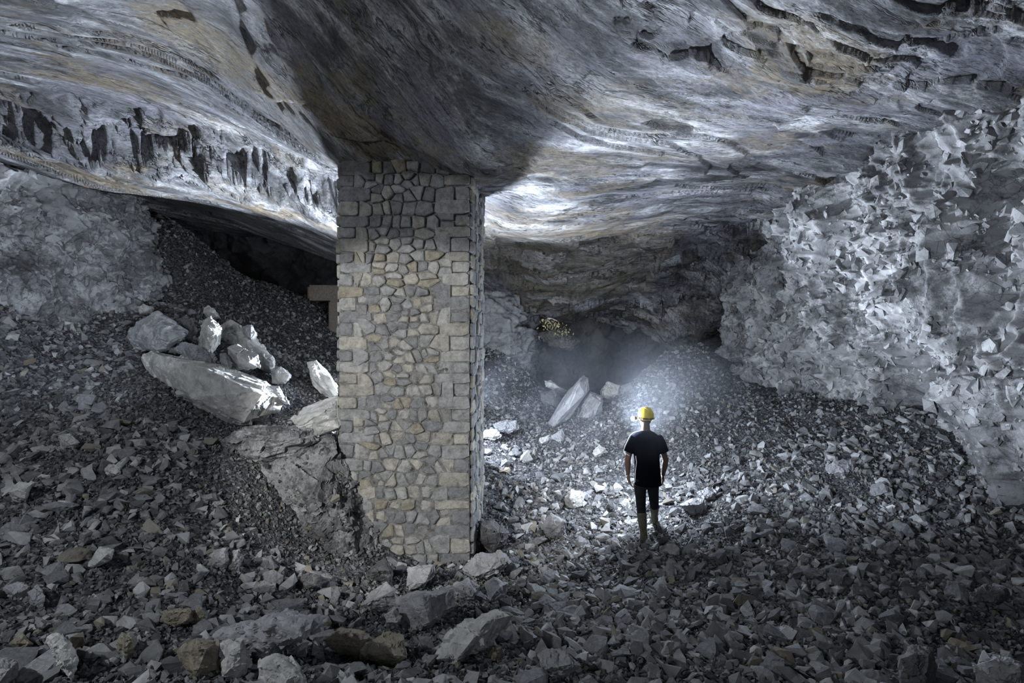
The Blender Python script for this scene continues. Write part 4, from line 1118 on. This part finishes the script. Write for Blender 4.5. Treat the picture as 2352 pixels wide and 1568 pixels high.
# ------------------------------------------------------------------ plants and daylight at the far hole of the tunnel
rg = random.Random(9)
bush = bpy.data.objects.new('hanging_shrub', None); C.objects.link(bush)
bc = Vector(at(1255, 735, 18.0)); bush.location = bc
tag(bush, 'sunlit green shrub showing through the far opening of the tunnel', 'shrub')
bm = bmesh.new()
for _ in range(340):
    t = rg.random(); c = Vector(((t-.5)*1.1+rg.gauss(0, .12), rg.gauss(0, .25), (.5-t)*.8+rg.gauss(0, .12)))
    s = rg.uniform(.03, .06); R_ = Euler((rg.uniform(0, 6), rg.uniform(0, 6), rg.uniform(0, 6))).to_matrix()
    q = [bm.verts.new(c+R_@Vector(p)*s) for p in ((-1, 0, 0), (-.3, .45, .1), (1, 0, 0), (-.3, -.45, .1))]
    bm.faces.new((q[0], q[1], q[2])); bm.faces.new((q[0], q[2], q[3]))
bm_obj('leaves', bm, M['leaf'], bush)
bm = bmesh.new()
for k in range(7):
    p0 = Vector((rg.uniform(-.5, .1), .3, rg.uniform(.3, .6))); p1 = p0+Vector((rg.uniform(.2, .6), -.2, -rg.uniform(.3, .7)))
    tube(bm, [p0, p0.lerp(p1, .5)+Vector((0, 0, .06)), p1], .008, 6)
bm_obj('twigs', bm, M['bark'], bush)
boulder('boulder', [(1236, 768), (1265, 758), (1300, 765), (1335, 782), (1312, 802), (1262, 796)], 'reddish broken rock glimpsed below the sunlit shrub in the tunnel', 'dark', Y=18.6, thick=.8)
lamp('daylight_shaft', 'SPOT', at(1268, 742, 16.4), 110, (1, .97, .9), tuple(bc+Vector((.25, 0, -.25))), spot_size=math.radians(60), spot_blend=.6, shadow_soft_size=.1)
lamp('added_recess_fill', 'POINT', (-2.0, 12.4, CZ+.2), 4, (1, .93, .85), shadow_soft_size=.1)  # small unseen light added to lift the dim rear of the cave

# ------------------------------------------------------------------ dust haze around the head lamp
bm = bmesh.new(); bmesh.ops.create_icosphere(bm, subdivisions=4, radius=1)
for v in bm.verts: v.co = Vector((v.co.x*2.4, v.co.y*3.4, v.co.z*1.35))
hz = bpy.data.materials.new('dust_haze'); hz.use_nodes = True; nt = hz.node_tree; nt.nodes.clear()
out = nt.nodes.new('ShaderNodeOutputMaterial'); vol = nt.nodes.new('ShaderNodeVolumeScatter'); tc = nt.nodes.new('ShaderNodeTexCoord')
nz = nt.nodes.new('ShaderNodeTexNoise'); nz.inputs['Scale'].default_value = 0.9; nz.inputs['Detail'].default_value = 3
ln = nt.nodes.new('ShaderNodeVectorMath'); ln.operation = 'LENGTH'; mp = nt.nodes.new('ShaderNodeMapping'); mp.inputs['Scale'].default_value = (1/2.4, 1/3.4, 1/1.35)
mr = nt.nodes.new('ShaderNodeMapRange'); mr.inputs['From Min'].default_value = 1.0; mr.inputs['From Max'].default_value = .2; mr.inputs['To Min'].default_value = 0; mr.inputs['To Max'].default_value = 1
m1 = nt.nodes.new('ShaderNodeMath'); m1.operation = 'MULTIPLY'; m2 = nt.nodes.new('ShaderNodeMath'); m2.operation = 'MULTIPLY'; m2.inputs[1].default_value = 0.052
rp = nt.nodes.new('ShaderNodeMapRange'); rp.inputs['From Min'].default_value = .35; rp.inputs['From Max'].default_value = .7
L_ = nt.links.new
L_(tc.outputs['Object'], nz.inputs['Vector']); L_(tc.outputs['Object'], mp.inputs['Vector']); L_(mp.outputs[0], ln.inputs[0]); L_(ln.outputs['Value'], mr.inputs['Value'])
L_(nz.outputs['Fac'], rp.inputs['Value']); L_(rp.outputs[0], m1.inputs[0]); L_(mr.outputs[0], m1.inputs[1]); L_(m1.outputs[0], m2.inputs[0]); L_(m2.outputs[0], vol.inputs['Density'])
vol.inputs['Color'].default_value = (.8, .87, 1, 1); vol.inputs['Anisotropy'].default_value = .2; L_(vol.outputs[0], out.inputs['Volume'])
haze = bm_obj('dust_haze', bm, hz); haze.location = (1.65, 9.3, CZ-.95)
tag(haze, 'bluish dust haze glowing around the head lamp and before the tunnel', 'haze', kind='stuff')
